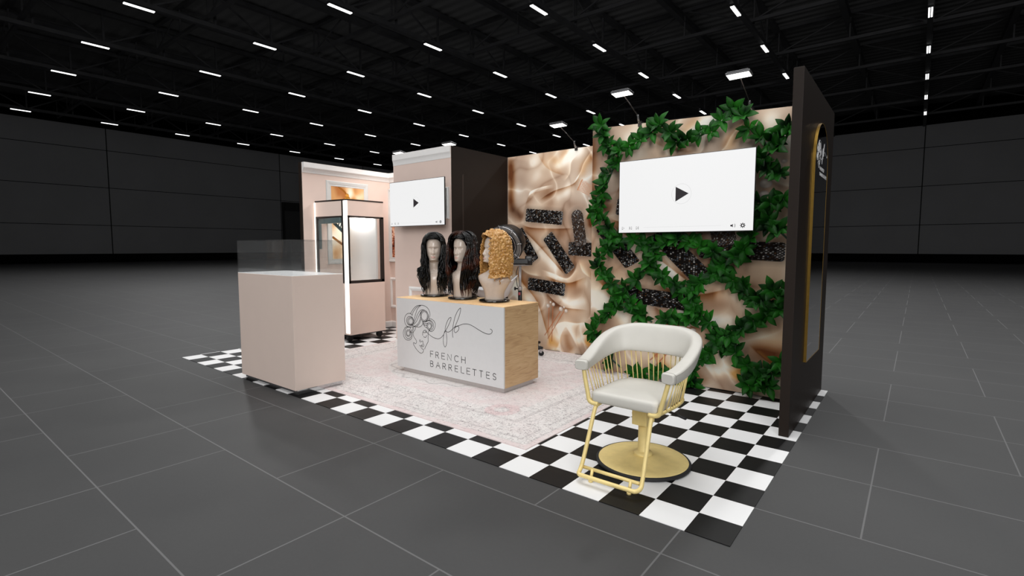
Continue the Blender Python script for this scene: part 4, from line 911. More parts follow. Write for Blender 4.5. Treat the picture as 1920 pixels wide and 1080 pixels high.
b = MB(); b.tube(spline([(-.015,-.02,1.04),(-.035,-.03,.96),(-.03,-.03,.88),(-.02,-.026,.80)], 6), .004, 6); b.build('power_cord', M['rubber'], t)
a0 = math.atan2(.324-.0, .08)
for i in range(5):
    a = a0+i*2*PI/5; dx, dy = math.cos(a), math.sin(a)
    lg = MB(); lg.tube([(0,0,.115),(dx*.14,dy*.14,.105),(dx*.315,dy*.315,.092)], [.022,.020,.016], 10); lg.build('base_leg', M['black'], t)
    c = MB(); w_ = Vector((-dy,dx,0)); p = Vector((dx*.30,dy*.30,.03)); c.cyl(p-w_*.012, p+w_*.012, .03, 16); c.obox(p+Vector((0,0,.028)), (dx,dy,0), w_, (0,0,1), (.016,.015,.022), 1); c.build('castor', [M['rubber'], M['chrome']], t)

# ------------------------------------------------------------------ shampoo basin
t = thing('shampoo_basin', 'white ceramic shampoo basin with small tap behind the counter wigs', 'basin', (-3.33,2.30,.0095))
ax = -left; ay = Vector((-ax.y, ax.x, 0))
def brow(s, zf, sx, sy, lift):
    zf += .045
    return [ax*(math.cos(a)*sx*s+.03)+ay*(math.sin(a)*sy*s)+Vector((0,0,zf+lift*abs(math.cos(a))**2.2*s+(.055*math.cos(a) if s > .8 else 0))) for a in np.linspace(0,2*PI,48,endpoint=False)]
b = MB()
b.rings([brow(.35,.61,.29,.20,0), brow(.62,.64,.29,.20,.03), brow(.86,.70,.29,.20,.07), brow(.98,.745,.29,.20,.09), brow(1.0,.757,.29,.20,.092), brow(.965,.757,.29,.20,.092), brow(.9,.72,.29,.20,.08), brow(.65,.665,.29,.20,.03), brow(.3,.64,.29,.20,0)]); b.build('bowl', M['ceramic'], t)
b = MB(); b.lathe([(.085,0),(.085,.02),(.06,.04),(.05,.5),(.10,.63)], (0,0,0), 28); b.build('pedestal', M['black'], t)
b = MB(); f0 = ax*-.17+ay*.06; b.tube(spline([f0+Vector((0,0,.66)), f0+Vector((0,0,.755)), f0+Vector((0,0,.785))-ax*.012, f0+Vector((0,0,.783))-ax*.05], 6), .008, 10); b.cyl(f0+Vector((0,0,.775)), f0+Vector((0,0,.80)), .016, 12); b.build('tap', pm('nickel', (150,138,120), .3, .8), t)
# ------------------------------------------------------------------ salon chair
t = thing('salon_chair', 'cream leather salon chair with gold spindle frame on a round hydraulic base', 'chair', (-.657,.584,.004))
b = MB(); b.lathe([(.262,0),(.274,.004),(.276,.014),(.270,.022),(.258,.022),(.258,0)], (0,0,0), 64); b.build('base_rim', M['rubber'], t)
b = MB(); b.lathe([(.262,.006),(.262,.021),(.256,.025),(.20,.027),(.13,.034),(.08,.045),(.052,.052),(.05,.052)], (0,0,0), 64)
b.lathe([(.0,.045),(.054,.045),(.056,.058),(.05,.066),(.036,.07),(.031,.075),(.030,.235),(0,.235)], (0,0,0), 36); b.build('base', M['gold'], t)
b = MB(); b.obox((0,-.005,.285), (1,0,0), (0,1,0), (0,0,1), (.046,.062,.046)); b.obox((0,0,.35), (1,0,0), (0,1,0), (0,0,1), (.03,.05,.03))
for s in (-1,1): b.cyl((s*.044,-.035,.30), (s*.056,-.035,.30), .014, 16)
b.obox((0,0,.384), (1,0,0), (0,1,0), (0,0,1), (.16,.16,.006)); b.build('mechanism', M['gold'], t, bevel=.006)
b = MB(); b.tube([(.03,.03,.345),(.12,-.02,.352),(.22,-.085,.358),(.295,-.135,.362)], .009, 10, flat=.8); b.build('pump_lever', M['rubber'], t)
# footrest
b = MB()
path = [(-.160,-.235,.388),(-.166,-.275,.378),(-.168,-.300,.340),(-.173,-.36,.19),(-.177,-.405,.085),(-.178,-.428,.052),(-.165,-.462,.045),(-.12,-.468,.045)]
fp_ = path+[(-x,y,z) for x,y,z in path[::-1]]
b.tube(spline(fp_, 6), .0115, 12); b.cyl((-.172,-.402,.062), (.172,-.402,.062), .0095, 12)
for s in (-1,1): b.cyl((s*.113,-.405,.064), (s*.113,-.424,.012), .0085, 10); b.cyl((s*.113,-.424,.0), (s*.113,-.424,.012), .012, 12)
b.build('footrest', M['gold'], t)
# seat cushion
def sq_outline(hw, y0, y1, rf, rb, n=10):
    pts = []
    for cx, cy, r_, a0 in ((hw-rb,y1-rb,rb,0),(-hw+rb,y1-rb,rb,90),(-hw+rf,y0+rf,rf,180),(hw-rf,y0+rf,rf,270)):
        for i in range(n+1): a = R(a0+90*i/n); pts.append((cx+r_*math.cos(a), cy+r_*math.sin(a)))
    return pts
def cushion(m_, out, z0, z1, r_, crown=.012, mi=0):
    cx = sum(p[0] for p in out)/len(out); cy = sum(p[1] for p in out)/len(out)
    def ring(d, z):
        o_ = []
        for x, y in out:
            l = math.hypot(x-cx, y-cy); k = (l-d)/l; o_.append((cx+(x-cx)*k, cy+(y-cy)*k, z))
        return o_
    L = [ring(r_*1.5, z0), ring(r_*.5, z0+r_*.12), ring(r_*.12, z0+r_*.5), ring(0, z0+r_)]
    L += [ring(0, z1-r_), ring(r_*.12, z1-r_*.5), ring(r_*.5, z1-r_*.12), ring(r_*1.3, z1+crown*.15), ring(.06, z1+crown*.45), ring(.11, z1+crown*.8), ring(.165, z1+crown)]
    m_.rings(L, mi)
b = MB(); cushion(b, sq_outline(.203,-.290,.168,.035,.13), .396, .462, .022); b.build('seat', M['leather'], t)
# arm band
half = [(.255,-.292),(.262,-.25),(.270,-.19),(.277,-.11),(.276,-.02),(.262,.06),(.225,.125),(.165,.163),(.085,.181),(0,.186)]
pl = spline([(x,y,0) for x,y in half], 5); pl = pl+[Vector((-p.x,p.y,0)) for p in pl[-2::-1]]
S = [0]
for i in range(1, len(pl)): S.append(S[-1]+(pl[i]-pl[i-1]).length)
def ease(x): x = max(0, min(1, x)); return x*x*(3-2*x)
def band(i):
    s = min(S[i], S[-1]-S[i]); k = ease(s/.56)
    zt = .634+.168*k; zb = .575+.060*ease((s-.02)/.50); th = .039-.006*k; lean = .028*k
    return zt, zb, th, lean
rs = []; NP = 28
for i, p in enumerate(pl):
    tn = (pl[min(i+1,len(pl)-1)]-pl[max(i-1,0)]).normalized(); out = Vector((tn.y,-tn.x,0))
    zt, zb, th, lean = band(i); zc, hh = (zt+zb)/2, (zt-zb)/2
    ring = []
    for k in range(NP):
        a = 2*PI*k/NP; ca, sa = math.cos(a), math.sin(a); e = .5
        u = math.copysign(abs(ca)**e, ca)*th; v = math.copysign(abs(sa)**e, sa)*hh
        ring.append(p+out*(u+lean*(v/hh))+Vector((0,0,zc+v)))
    rs.append(ring)
def shrink(ring, k, d):
    c = sum(ring, Vector())/len(ring); return [c+(q-c)*k+d for q in ring]
f = Vector((0,-1,0))
full = [shrink(rs[0],.80,f*.012), shrink(rs[0],.93,f*.008)]+rs+[shrink(rs[-1],.93,f*.008), shrink(rs[-1],.80,f*.012)]
b = MB(); b.rings(full); bk = b.build('back_band', M['leather'], t)
b = MB()
for r_ in (rs[1], rs[-2]): b.tube([q for q in r_], .0016, 6, loop=True)
top = [rs[i][5] for i in range(2, len(rs)-2)]; 
b.tube([rs[i][2] for i in range(1,len(rs)-1)], .0012, 6); b.build('piping', pm('seam_piping', (150,146,138), .6), bk)
# hoop, posts and spindles
hoop = spline([(x*.80,y if y < -.2 else y*.92,0) for x,y in half], 5); hoop = hoop+[Vector((-p.x,p.y,0)) for p in hoop[-2::-1]]
b = MB(); b.tube([p+Vector((0,0,.402)) for p in hoop], .0095, 10); b.build('seat_hoop', M['gold'], t)
for s in (1,-1):
    b = MB(); b.tube(spline([(s*.150,-.283,.393),(s*.190,-.283,.394),(s*.210,-.283,.408),(s*.217,-.282,.44),(s*.240,-.278,.53),(s*.252,-.272,.585)], 5), .0125, 12); b.build('front_post', M['gold'], t)
nS = 32; sp0 = None
for k in range(nS):
    u = .055+(.89)*k/(nS-1); sx = u*S[-1]
    i = min(range(len(S)), key=lambda j: abs(S[j]-sx))
    zt, zb, th, lean = band(i); tn = (pl[min(i+1,len(pl)-1)]-pl[max(i-1,0)]).normalized(); out = Vector((tn.y,-tn.x,0))
    b = MB(); b.cyl(hoop[i]+Vector((0,0,.40)), pl[i]-out*lean*.8+Vector((0,0,zb+.012)), .0034, 8); b.build('spindle', M['gold'], t)

# ------------------------------------------------------------------ mannequin heads and wigs
RING = [ # z, y centre, rx, ry
 (0,0,.094,.074),(.03,0,.094,.074),(.07,0,.098,.077),(.12,.002,.115,.084),(.16,.006,.136,.090),(.195,.012,.150,.088),(.222,.016,.146,.076),(.242,.016,.112,.064),(.258,.012,.080,.056),
 (.275,.010,.062,.053),(.30,.010,.054,.052),(.325,.012,.053,.054),(.338,.008,.055,.062),(.346,-.004,.054,.080),(.353,-.012,.050,.090),(.362,-.013,.050,.0935),(.375,-.012,.054,.094),(.392,-.010,.059,.095),(.41,-.006,.0635,.096),(.44,.000,.069,.098),
 (.47,.004,.0725,.099),(.50,.006,.075,.1005),(.53,.008,.0745,.0995),(.555,.010,.069,.093),(.575,.011,.058,.080),(.590,.011,.040,.056),(.597,.011,.020,.028),(.599,.011,.002,.003)]
def bust_mesh(sh=1.0, twist=0.0):
    k_ = lambda z: 1+(sh-1)*ease((z-.04)/.1)*ease((.29-z)/.06)
    prof = spline([(r_[0], r_[1]+(.012*(sh-1)/.3 if .1 < r_[0] < .25 else 0), 0) for r_ in RING], 5); pr2 = spline([(r_[2]*k_(r_[0]), r_[3]*(1+(k_(r_[0])-1)*.6), 0) for r_ in RING], 5)
    n = 120; rs = []
    gz = lambda x, z, cx, cz, sx, sz: math.exp(-((x-cx)/sx)**2-((z-cz)/sz)**2)
    for a, c in zip(prof, pr2):
        z, yc, rx, ry = a.x, a.y, max(c.x,.001)*(1+.05*ease((a.x-.36)/.05)), max(c.y,.001); ring = []
        for k in range(n):
            th = 2*PI*k/n
            if th > PI: th -= 2*PI
            th2 = th*(.55+.45*abs(th)/PI)          # more columns over the face
            x = rx*math.sin(th2); y = yc-ry*math.cos(th2); d = 0; dz = 0
            if z > .33 and abs(th2) < 1.6:
                fr = max(0, math.cos(th2))
                # nose: bridge, tip, wings
                if .405 < z < .50: 
                    tt = max(0, min(1, (.487-z)/.062)); w = .0072+.0068*tt
                    d += .020*(tt**1.25)*math.exp(-(x/w)**2)*(1 if z > .424 else max(0, (z-.405)/.019)**.8)
                d += .0055*(gz(x,z,.0135,.4225,.0068,.0065)+gz(x,z,-.0135,.4225,.0068,.0065))
                for s in (-1,1):
                    d -= .0205*gz(x,z,s*.029,.473,.018,.0125); d += .0095*gz(x,z,s*.031,.4675,.0135,.0068); d -= .0040*gz(x,z,s*.031,.4618,.014,.0017); d -= .003*gz(x,z,s*.031,.4765,.015,.0018)
                    d += .0045*gz(x,z,s*.030,.490,.022,.006); d += .0045*gz(x,z,s*.042,.437,.017,.016); d -= .004*gz(x,z,s*.040,.400,.014,.016)
                d -= .003*gz(x,z,0,.478,.012,.008)
                d += .0075*gz(x,z,0,.3925,.019,.0042)+.0090*gz(x,z,0,.3795,.0165,.005)-.0045*gz(x,z,0,.3862,.024,.0017)-.003*gz(x,z,0,.403,.005,.006)-.005*gz(x,z,0,.369,.018,.004)
                d += .0075*gz(x,z,0,.358,.016,.008)
                d *= fr**.3
            if .20 < z < .245: d += .004*(gz(x,z,.035,.222,.03,.006)+gz(x,z,-.035,.222,.03,.006))*(abs(th2) < 1.4)
            y -= d; tw = twist*(1-ease((z-.255)/.085)); 
            if tw: x, y = x*math.cos(tw)-y*math.sin(tw), x*math.sin(tw)+y*math.cos(tw)
            ring.append((x, y, z+dz))
        rs.append(ring)
    m_ = MB(); m_.rings(rs)
    # lips get the lip material
    for i, fc in enumerate(m_.f):
        if len(fc) != 4: continue
        x = sum(m_.v[j][0] for j in fc)/4; y = sum(m_.v[j][1] for j in fc)/4; z = sum(m_.v[j][2] for j in fc)/4
        if y < -.07 and abs(x) < .023 and .3745 < z < .3975:
            if z > .386: lim = .0235-abs(z-.387)*1.6-(0 if abs(x) > .004 else .0) ; ok = abs(x) < lim and z < .3965-.35*max(0,abs(x)-.006)
            else: ok = abs(x) < .0235*math.sqrt(max(0, 1-((.386-z)/.0115)**2))
            if ok: m_.m[i] = 1
    return m_
def mannequin(label, loc, rz, sh, tw, first=[None]):
    t = thing('mannequin_head', label, 'mannequin head', loc, rz)
    if first[0] is None:
        first[0] = 1
        d = MB(); d.lathe([(0,0),(.138,0),(.145,.004),(.147,.011),(.145,.018),(.138,.0225),(.12,.0245),(0,.0245)], (0,0,0), 56); first.append(d.build('base_disc', M['blackgloss'], t))
    else:
        for o in first[1:]:
            c = o.copy(); COL.objects.link(c); c.parent = t
    b_ = bust_mesh(sh, tw).build('bust', [M['skin'], M['lip']], t, None); b_.data.transform(Matrix.Translation((0,0,.024)))
    return t
rw = random.Random(11)
def scalp(az, al, k=0.0):
    """point above the skull; az from the face round to the back, al from the crown down"""
    rx, ry, rz = .083+k, .110+k, .105+k*.8
    return Vector((rx*math.sin(al)*math.sin(az), .010-ry*math.sin(al)*math.cos(az), .524+rz*math.cos(al)))
def body_rad(az, z):
    """radius that clears neck, chest and shoulders at height z"""
    i = 0
    for r_ in RING:
        if r_[0] <= z: i = r_
    _, yc, rx, ry = i
    x = math.sin(az)*rx; y = -math.cos(az)*ry
    return math.hypot(x, y)
def cap_shell(m_, k, hair_az, front, low):
    """scalp cover leaving the face free"""
    nA, nL = 56, 22; rs = []
    for j in range(nL+1):
        ring = []
        for i in range(nA):
            az = -PI+2*PI*i/nA
            lim = low if abs(az) > hair_az else front+(low-front)*(abs(az)/hair_az)**3.5*.8
            al = .02+(lim-.02)*j/nL
            ring.append(scalp(az, al, k))
        rs.append(ring)
    m_.rings(rs, smooth=True, cap1=False)
def straight_wig(name, label, mat, loc, rz, seed, zend, amp, wl, wid, nlock, vol, sh):
    body_r = lambda az, z: body_rad(az, z)*(sh if z < .27 else 1)
    r_ = random.Random(seed); m_ = MB()
    cap_shell(m_, .006+.010*min(1,vol), 1.0, 1.14, 1.75)
    for k in range(56):      # hair combed from the crown across the hairline
        s = 1 if k % 2 else -1; a0 = r_.uniform(.10,1.10); L = []; ph = r_.uniform(0,6.28)
        for i in range(9):
            f_ = i/8; L.append(scalp(s*(.03+f_*1.05), min(1.22, a0+(.10+.25*(1.1-a0))*f_+.02*math.sin(f_*8+ph)), .010+.010*min(1,vol)+r_.uniform(-.001,.002)+.004*math.sin(f_*7+ph)*(1 if vol < 1.2 else .4)))
        m_.tube(spline(L, 2), [.003]+[.0062]*15+[.004], 5, flat=.6)
    for layer in (0, 1, 2):
        for k in range(nlock):
            u = (k+r_.random()*.8)/nlock; s = 1 if k % 2 else -1
            az0 = s*(.86+u*(PI-.86)); az0 += r_.uniform(-.05,.05)
            ph = r_.uniform(0, 6.28)*(.35 if vol > 1 else 1)+(.9*round(u*5)); L = []; rad = []
            aS = .08+.10*layer*r_.random() if abs(az0) > .95 else .12
            n1, n2 = 10, 24
            ez = zend+r_.uniform(-.02,.06)+(.02 if abs(az0) > 2.2 else 0)
            side = .55+.45*abs(math.sin(az0))
            for i in range(n1):
                f_ = i/(n1-1)
                az = az0*(.35+.65*min(1,f_*1.25)) if abs(az0) < 1.5 else az0
                p = scalp(az, aS+(1.45-aS)*f_, .008+.006*layer+.004*math.sin(f_*9+ph)*f_*(1 if vol < 1 else .5)+vol*.020*side*math.sin(f_*PI*.62))
                L.append(p); rad.append(.0045+(wid-.0045)*min(1,f_*1.8))
            p1 = L[-1]; r1 = math.hypot(p1.x, p1.y-.008)
            for i in range(1, n2+1):
                f_ = i/n2; z = p1.z+(ez-p1.z)*f_
                az = az0+.10*math.sin(f_*wl*6.28+ph)*f_**.5*(amp/.02)*.5
                if abs(az0) < 1.5: az -= s*(1.5-abs(az0))*.80*ease(f_*1.5)
                zz = max(.0, z)
                rb = max(body_r(az, min(zz+.03,.34)), body_r(az, max(0,zz-.03)))*.96+.014+.011*layer
                base = max(r1*(1+.10*vol*math.sin(f_*PI*.9))*(1-.12*ease(f_*1.2-.2)), rb)
                rr_ = base+amp*math.sin(f_*wl*6.28+ph)*min(1,f_*2.2)*.6+amp*.3
                L.append(Vector((rr_*math.sin(az), .008-rr_*math.cos(az)*(.94 if abs(az) < 1.5 else .88), z)))
                rad.append(wid*(1-.8*max(0,f_-.72)/.28))
            m_.tube(spline(L, 2), [x for x in np.interp(np.linspace(0,len(rad)-1,2*(len(rad)-1)+1), range(len(rad)), rad)], 5, flat=.6)
    # solid underlayer so that no gaps show between the locks
    rs = []
    for j in range(14):
        f_ = j/13; e = scalp(PI/2, 1.4, .006); z = e.z+(.07-e.z)*f_; ring = []
        for i in range(50):
            az = .98+(2*PI-1.96)*i/49; azs = az if az < PI else az-2*PI; s = 1 if azs > 0 else -1
            if abs(azs) < 1.5: azs -= s*(1.5-abs(azs))*.55*ease(f_*1.5)
            q = scalp(azs, 1.4, .006); r1 = math.hypot(q.x, q.y-.008)
            rb = max(body_r(azs, min(z+.03,.34)), body_r(azs, max(0,z-.03)))*.96+.012
            rr_ = max(r1*(1+.10*vol*math.sin(f_*PI*.9))*(1-.12*ease(f_*1.2-.2)), rb)*(1+.03*math.sin(az*34+f_*5))+.3*amp*math.sin(f_*wl*6.28+round(az*3))*f_
            ring.append((rr_*math.sin(azs), .008-rr_*math.cos(azs)*(.94 if abs(azs) < 1.5 else .88), z))
        rs.append(ring)
    m_.rings(rs, closed=False)
    t = m_.build(name, mat, None); t.data.transform(Matrix.Translation((0,0,.024)))
    t.location = loc; t.rotation_euler = (0,0,rz)
    return tag(t, label, 'wig')
def curly_wig(name, label, mat, loc, rz, seed):
    body_r = body_rad
    r_ = random.Random(seed); m_ = MB()
    # dense mass of small curls: a closed surface knotted by cell bumps
    nA, nV = 230, 190; jit = np.random.default_rng(seed).random((97,97,3))
    zb = .215
    def surf(az, v):
        """v 0..1 crown to ear level, 1..2 ear level to hem"""
        if v <= 1: p = scalp(az, .02+1.46*v, .020+.012*v); return p
        e = scalp(az, 1.48, .032); f_ = v-1; hem = zb+.03*math.exp(-((abs(az)-PI)/.8)**2)-.012*math.exp(-((abs(az)-1.0)/.35)**2)
        z = e.z+(hem-e.z)*f_
        k = 1+.16*math.sin(f_*PI*.75)-.05*f_
        x, y = e.x*k, .010+(e.y-.010)*k; rr = math.hypot(x, y); rb = body_r(az, max(.1,z))*1.02+.018
        if rr < rb and z < .27: x *= rb/rr; y *= rb/rr
        return Vector((x, y, z))
    P_ = np.zeros((nV+1, nA, 3))
    for j in range(nV+1):
        for i in range(nA): P_[j,i] = surf(-PI+2*PI*i/nA, 2*j/nV)
    du = np.roll(P_,-1,1)-np.roll(P_,1,1); dv = np.gradient(P_, axis=0); nn = np.cross(du, dv); nn /= np.linalg.norm(nn, axis=2, keepdims=True)+1e-9
    ctr = np.array([0,.01,.42]); sg = np.sign(((P_-ctr)*nn).sum(2, keepdims=True)); nn = nn*np.where(sg == 0, 1, sg)
    def cells(P, s, off):
        q = P/s+off; b_ = np.floor(q).astype(int); best = np.full(P.shape[:2], 9.0)
        for dx in (-1,0,1):
            for dy in (-1,0,1):
                for dz in (-1,0,1):
                    c = b_+[dx,dy,dz]; h = jit[(c[...,0]*7+c[...,2]*31) % 97, (c[...,1]*13+c[...,2]*5) % 97]
                    best = np.minimum(best, ((c+h-q)**2).sum(-1))
        return np.sqrt(best)
    D = .0165*(1-np.clip(cells(P_,.023,3.3)/.85,0,1)**2)+.006*(1-np.clip(cells(P_,.0105,9.1)/.85,0,1)**2)
    D *= np.minimum(1, np.arange(nV+1)[:,None]/12)
    Q = P_+nn*D[...,None]
    o = len(m_.v); m_.v += [tuple(p) for p in Q.reshape(-1,3)]
    for j in range(nV):
        v = 2*j/nV
        for i in range(nA):
            az = abs(-PI+2*PI*(i+.5)/nA); al = .02+1.46*min(v,1)
            op = 0 if al < .96 else .98*min(1, ((al-.96)/.30))**.5 if v < 1 else .98-.10*(v-1)
            if az < op: continue
            i2 = (i+1) % nA; m_.f.append([o+j*nA+i, o+j*nA+i2, o+(j+1)*nA+i2, o+(j+1)*nA+i]); m_.m.append(0); m_.sm.append(True)
    # loose ringlets round the face and along the hem
    for k in range(120):
        s = 1 if k % 2 else -1
        if k < 44: az = s*r_.uniform(.86,1.12); v0 = r_.uniform(.72,1.7); nstep = 16
        else: az = s*r_.uniform(.9,PI); v0 = r_.uniform(1.60,1.95); nstep = r_.randint(10,15)
        ph = r_.uniform(0,6.28); out = []; r_s = r_.uniform(.018,.028)
        for i in range(nstep):
            v = v0+i*r_s; q = surf(az, v); n_r = Vector((q.x,q.y-.01,0)).normalized(); t_r = Vector((-n_r.y,n_r.x,0))
            th = ph+i*1.05; out.append(q+n_r*(.006+.007*math.cos(th))+t_r*.0075*math.sin(th))
        m_.tube(spline(out,2), .0040, 5)
    t = m_.build(name, mat, None); t.data.transform(Matrix.Translation((0,0,.024)))
    t.location = loc; t.rotation_euler = (0,0,rz)
    return tag(t, label, 'wig')
ZT = .0095+.7598
def facing(tocam, ang):
    il = Vector((-.784,-.620,0)); tc = Vector((tocam[0],tocam[1],0)).normalized(); ilp = (il-tc*il.dot(tc)).normalized()
    d = tc*math.cos(R(ang))+ilp*math.sin(R(ang)); return math.atan2(d.x, -d.y)
H1, H2, H3 = (-3.389,1.466,ZT), (-2.955,1.441,ZT), (-2.541,1.440,ZT)
z1, z2, z3 = facing((.731,-.682), 4), facing((.693,-.721), 36), facing((.647,-.762), 66)
mannequin('glossy beige mannequin head wearing the long black curled wig, leftmost on the counter', H1, z1, .80, 0)
mannequin('glossy beige mannequin head under the long dark wig with auburn streaks, middle of the counter', H2, z2, .84, facing((.693,-.721), 22)-z2)
mannequin('glossy beige mannequin head turned in profile under the blonde curly wig', H3, z3, 1.12, facing((.647,-.762), 24)-z3)
straight_wig('wig', 'long black wig with loose curled ends framing a front facing head', M['hair_black'], H1, z1, 3, .012, .021, 3.4, .0072, 72, .7, .84)
straight_wig('wig', 'long wavy black wig with auburn brown streaks on the middle head', M['hair_brown'], H2, z2, 5, .02, .022, 2.0, .0074, 74, 1.9, .88)
curly_wig('wig', 'golden blonde tightly curled shoulder length wig on the right hand head', M['hair_blond'], H3, z3, 8)
FILL1, FILL2, FILL3, FILL4, HALL_W, WORLD = 900, 1250, 150, 520, 2600, .02
# ------------------------------------------------------------------ leafy garlands on the printed wall
VINES = [('leafy garland down the upper left edge of the printed wall', [(-1.977,2.512), (-1.939,2.387), (-1.867,2.258), (-1.784,2.161), (-1.840,2.048), (-1.902,1.911), (-1.978,1.794), (-1.952,1.676), (-2.000,1.613), (-1.889,1.513), (-1.852,1.406)]),
 ('leafy garland down the lower left edge of the printed wall', [(-1.828,1.379), (-1.885,1.246), (-1.992,1.125), (-1.929,1.018), (-1.844,0.913), (-1.759,0.810), (-1.827,0.654), (-1.922,0.548), (-2.019,0.428), (-1.955,0.312), (-1.867,0.167), (-1.716,0.068)]),
 ('leafy garland over the top left of the large television', [(-1.785,2.213), (-1.644,2.248), (-1.520,2.297), (-1.426,2.354), (-1.355,2.402), (-1.272,2.333), (-1.190,2.236), (-1.093,2.243), (-0.998,2.259), (-0.907,2.302)]),
 ('leafy garland over the top right of the large television', [(-0.915,2.252), (-0.844,2.311), (-0.776,2.400), (-0.708,2.443), (-0.646,2.371), (-0.593,2.285), (-0.524,2.197), (-0.448,2.135), (-0.378,2.169), (-0.303,2.243)]),
 ('leafy garland down the upper right edge beside the dark panel', [(-0.294,2.192), (-0.336,2.092), (-0.437,2.039), (-0.482,1.949), (-0.400,1.915), (-0.295,1.833)]),
 ('leafy garland between the large television and the dark panel', [(-0.282,1.674), (-0.382,1.628), (-0.472,1.659), (-0.501,1.564), (-0.416,1.472), (-0.326,1.409), (-0.269,1.348)]),
 ('leafy garland directly under the large television', [(-1.740,1.373), (-1.598,1.351), (-1.477,1.309), (-1.369,1.268), (-1.266,1.308), (-1.166,1.347), (-1.057,1.317), (-0.951,1.288), (-0.857,1.250), (-0.782,1.185)]),
 ('leafy garland slanting left below the television to the lower edge', [(-1.347,1.228), (-1.419,1.116), (-1.503,1.011), (-1.612,0.923), (-1.713,0.812), (-1.631,0.711), (-1.528,0.614), (-1.406,0.562)]),
 ('leafy garland dipping in the middle of the printed wall', [(-1.396,1.070), (-1.290,0.998), (-1.206,0.941), (-1.114,0.866), (-1.024,0.813), (-0.982,0.708), (-1.058,0.623), (-1.167,0.584), (-1.290,0.593)]),
 ('leafy garland climbing right from the middle towards the television corner', [(-1.035,0.871), (-0.933,0.963), (-0.833,1.043), (-0.762,1.120), (-0.684,1.186), (-0.600,1.260), (-0.536,1.359), (-0.481,1.457)]),
 ('leafy garland crossing the right half of the wall below the rollers', [(-0.806,1.063), (-0.687,1.011), (-0.599,0.959), (-0.511,0.881), (-0.457,0.794), (-0.394,0.870), (-0.324,0.927), (-0.252,0.896)]),
 ('leafy garland slanting down to the bottom right corner of the wall', [(-0.972,0.670), (-0.866,0.611), (-0.789,0.532), (-0.723,0.444), (-0.649,0.387), (-0.568,0.304), (-0.497,0.239), (-0.418,0.159), (-0.325,0.083)]),
 ('leafy garland slanting up to the right edge above the floor', [(-1.042,0.037), (-0.996,0.155), (-0.922,0.264), (-0.840,0.363), (-0.759,0.450), (-0.663,0.527), (-0.569,0.601), (-0.470,0.666), (-0.373,0.737), (-0.263,0.772)]),
 ('leafy garland at the foot of the wall beside the dark panel', [(-0.534,0.074), (-0.442,0.136), (-0.362,0.205), (-0.284,0.280), (-0.241,0.403)]),
 ('leafy garland along the floor behind the salon chair', [(-1.600,0.031), (-1.460,0.032), (-1.299,0.078), (-1.152,0.039), (-1.031,0.009), (-0.905,0.020)])]

rv = random.Random(21)
def leaf(m_, p, d, nrm, L, W, curl):
    """pointed oval leaf folded along its midrib, with a little thickness"""
    d = d.normalized(); side = d.cross(nrm).normalized(); nrm = side.cross(d).normalized()
    prof = [(0,.04),(.12,.42),(.30,.86),(.48,1.0),(.66,.86),(.82,.52),(.93,.22),(1,.0)]
    mid, lf, rt = [], [], []
    for t_, w in prof:
        c = p+d*(L*t_)+nrm*(curl*L*(t_-.15)**2*-1.0+.05*L*t_)
        mid.append(c); h = W*w*.5
        lf.append(c+side*h+nrm*(h*.38)); rt.append(c-side*h+nrm*(h*.38))
    n = len(prof); dn = nrm*-.0016
    vs = lf+mid+rt+[q+dn for q in lf]+[q+dn for q in mid]+[q+dn for q in rt]; fs = []
    for i in range(n-1):
        fs += [(i,i+1,n+i+1,n+i), (n+i,n+i+1,2*n+i+1,2*n+i), (3*n+i+1,3*n+i,4*n+i,4*n+i+1), (4*n+i+1,4*n+i,5*n+i,5*n+i+1), (i+1,i,3*n+i,3*n+i+1), (2*n+i,2*n+i+1,5*n+i+1,5*n+i)]
    m_.add(vs, fs, 0, True)
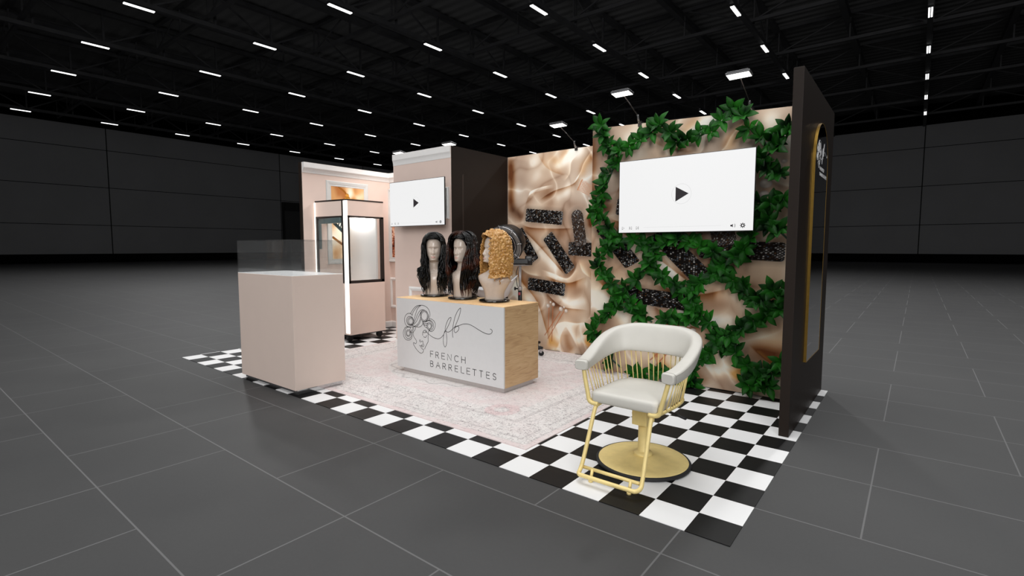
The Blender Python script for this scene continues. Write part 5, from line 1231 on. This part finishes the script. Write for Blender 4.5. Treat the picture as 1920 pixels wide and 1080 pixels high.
for label, pts in VINES:
    P3 = []
    for i, (x, z) in enumerate(pts): P3.append((x, 2.4715-.030-.014*math.sin(i*1.7), z))
    path = spline(P3, 6)
    path = [Vector((p.x, min(p.y, 2.455), max(p.z,.03))) for p in path]
    base = path[0]
    t = thing('hanging_garland', label, 'garland', (base.x,base.y,base.z))
    o_ = Vector(base)
    s = MB(); s.tube([p-o_ for p in path], .0085, 8); s.build('stem', M['stem'], t)
    lv = MB(); acc = .03; last = path[0]
    for i in range(1, len(path)):
        seg = path[i]-path[i-1]; Ls = seg.length; tt = 0
        while acc < Ls:
            q = path[i-1]+seg*(acc/Ls); 
            tw = rv.uniform(0, 6.28); nl = rv.choice((6,6,7,7))
            ctr = Vector((rv.uniform(-.35,.35), -1, rv.uniform(-.1,.55))).normalized()
            q0 = q+ctr*.028-o_
            hx = ctr.orthogonal().normalized(); hy = ctr.cross(hx)
            for k in range(nl):
                a = tw+k*2*PI/nl*1.0+rv.uniform(-.25,.25); op = rv.uniform(.18,.62) if k % 3 else rv.uniform(.6,1.1)
                rad = hx*math.cos(a)+hy*math.sin(a)
                d = rad+ctr*op
                # keep leaves off the wall behind
                if (q0+o_).y+d.normalized().y*.1 > 2.464: d.y = -abs(d.y)*.3
                L = rv.uniform(.095,.140); leaf(lv, q0+rad*.004, d, (ctr-rad*.35), L, L*rv.uniform(.42,.52), rv.uniform(.05,.45))
            acc += rv.uniform(.098,.130)
        acc -= Ls
    for v in range(len(lv.v)):
        x, y, z = lv.v[v]
        if y+o_.y > 2.467: y = 2.467-o_.y
        if z+o_.z < .008: z = .008-o_.z
        if x+o_.x > -.120: x = -.120-o_.x
        lv.v[v] = (x, y, z)
    lv.build('leaves', M['leaf'], t)

# ------------------------------------------------------------------ light
def area(name, loc, target, size, W, color=(1,1,1), sy=None):
    ld = bpy.data.lights.new(name, 'AREA'); ld.energy = W; ld.color = color
    ld.shape = 'RECTANGLE'; ld.size = size; ld.size_y = sy or size
    o = bpy.data.objects.new(name, ld); COL.objects.link(o); o.location = loc
    o.rotation_euler = (Vector(target)-Vector(loc)).to_track_quat('-Z','Y').to_euler(); return o
def spot(name, loc, W, ang, blend=.6, r_=.3, target=None):
    ld = bpy.data.lights.new(name, 'SPOT'); ld.energy = W; ld.spot_size = R(ang); ld.spot_blend = blend; ld.shadow_soft_size = r_
    o = bpy.data.objects.new(name, ld); COL.objects.link(o); o.location = loc
    if target: o.rotation_euler = (Vector(target)-Vector(loc)).to_track_quat('-Z','Y').to_euler()
    return o
# hall lighting: added unseen area fills near the stand and rows of strips further off
area('fill_bank', (-2.6,.9,10.6), (-2.6,1.2,0), 8, FILL1)
area('fill_bank', (8,-11,5.5), (-3,1.6,1.0), 6, FILL2)
area('fill_bank', (-6,-14,5.5), (-3.5,1.6,1.0), 6, FILL3)
area('fill_bank', (-3.5,-9.5,10.2), (-2.5,1.2,0), 9, FILL4)
for x, y, f_ in ((-18.4,5.4,1),(-5.8,15.5,.8),(.5,12.5,.9),(-24.7,15.6,1),(6.8,15.5,.35),(-12.1,15.6,1),(-28,7,.5)):
    spot('strip_row', (x,y,10.9), HALL_W*f_, 140, .55, .35)
w = bpy.data.worlds.new('World'); sc.world = w; w.use_nodes = True
w.node_tree.nodes['Background'].inputs['Color'].default_value = (1,1,1,1); w.node_tree.nodes['Background'].inputs['Strength'].default_value = WORLD

# ------------------------------------------------------------------ camera
cd = bpy.data.cameras.new('camera'); cd.sensor_width = 36; cd.lens = 18.0; cd.clip_end = 300
cam = bpy.data.objects.new('camera', cd); COL.objects.link(cam)
cam.location = (.56934,-2.22550,1.28194)
cam.rotation_euler = (R(90-4.5708), 0, R(38.3393))
sc.camera = cam
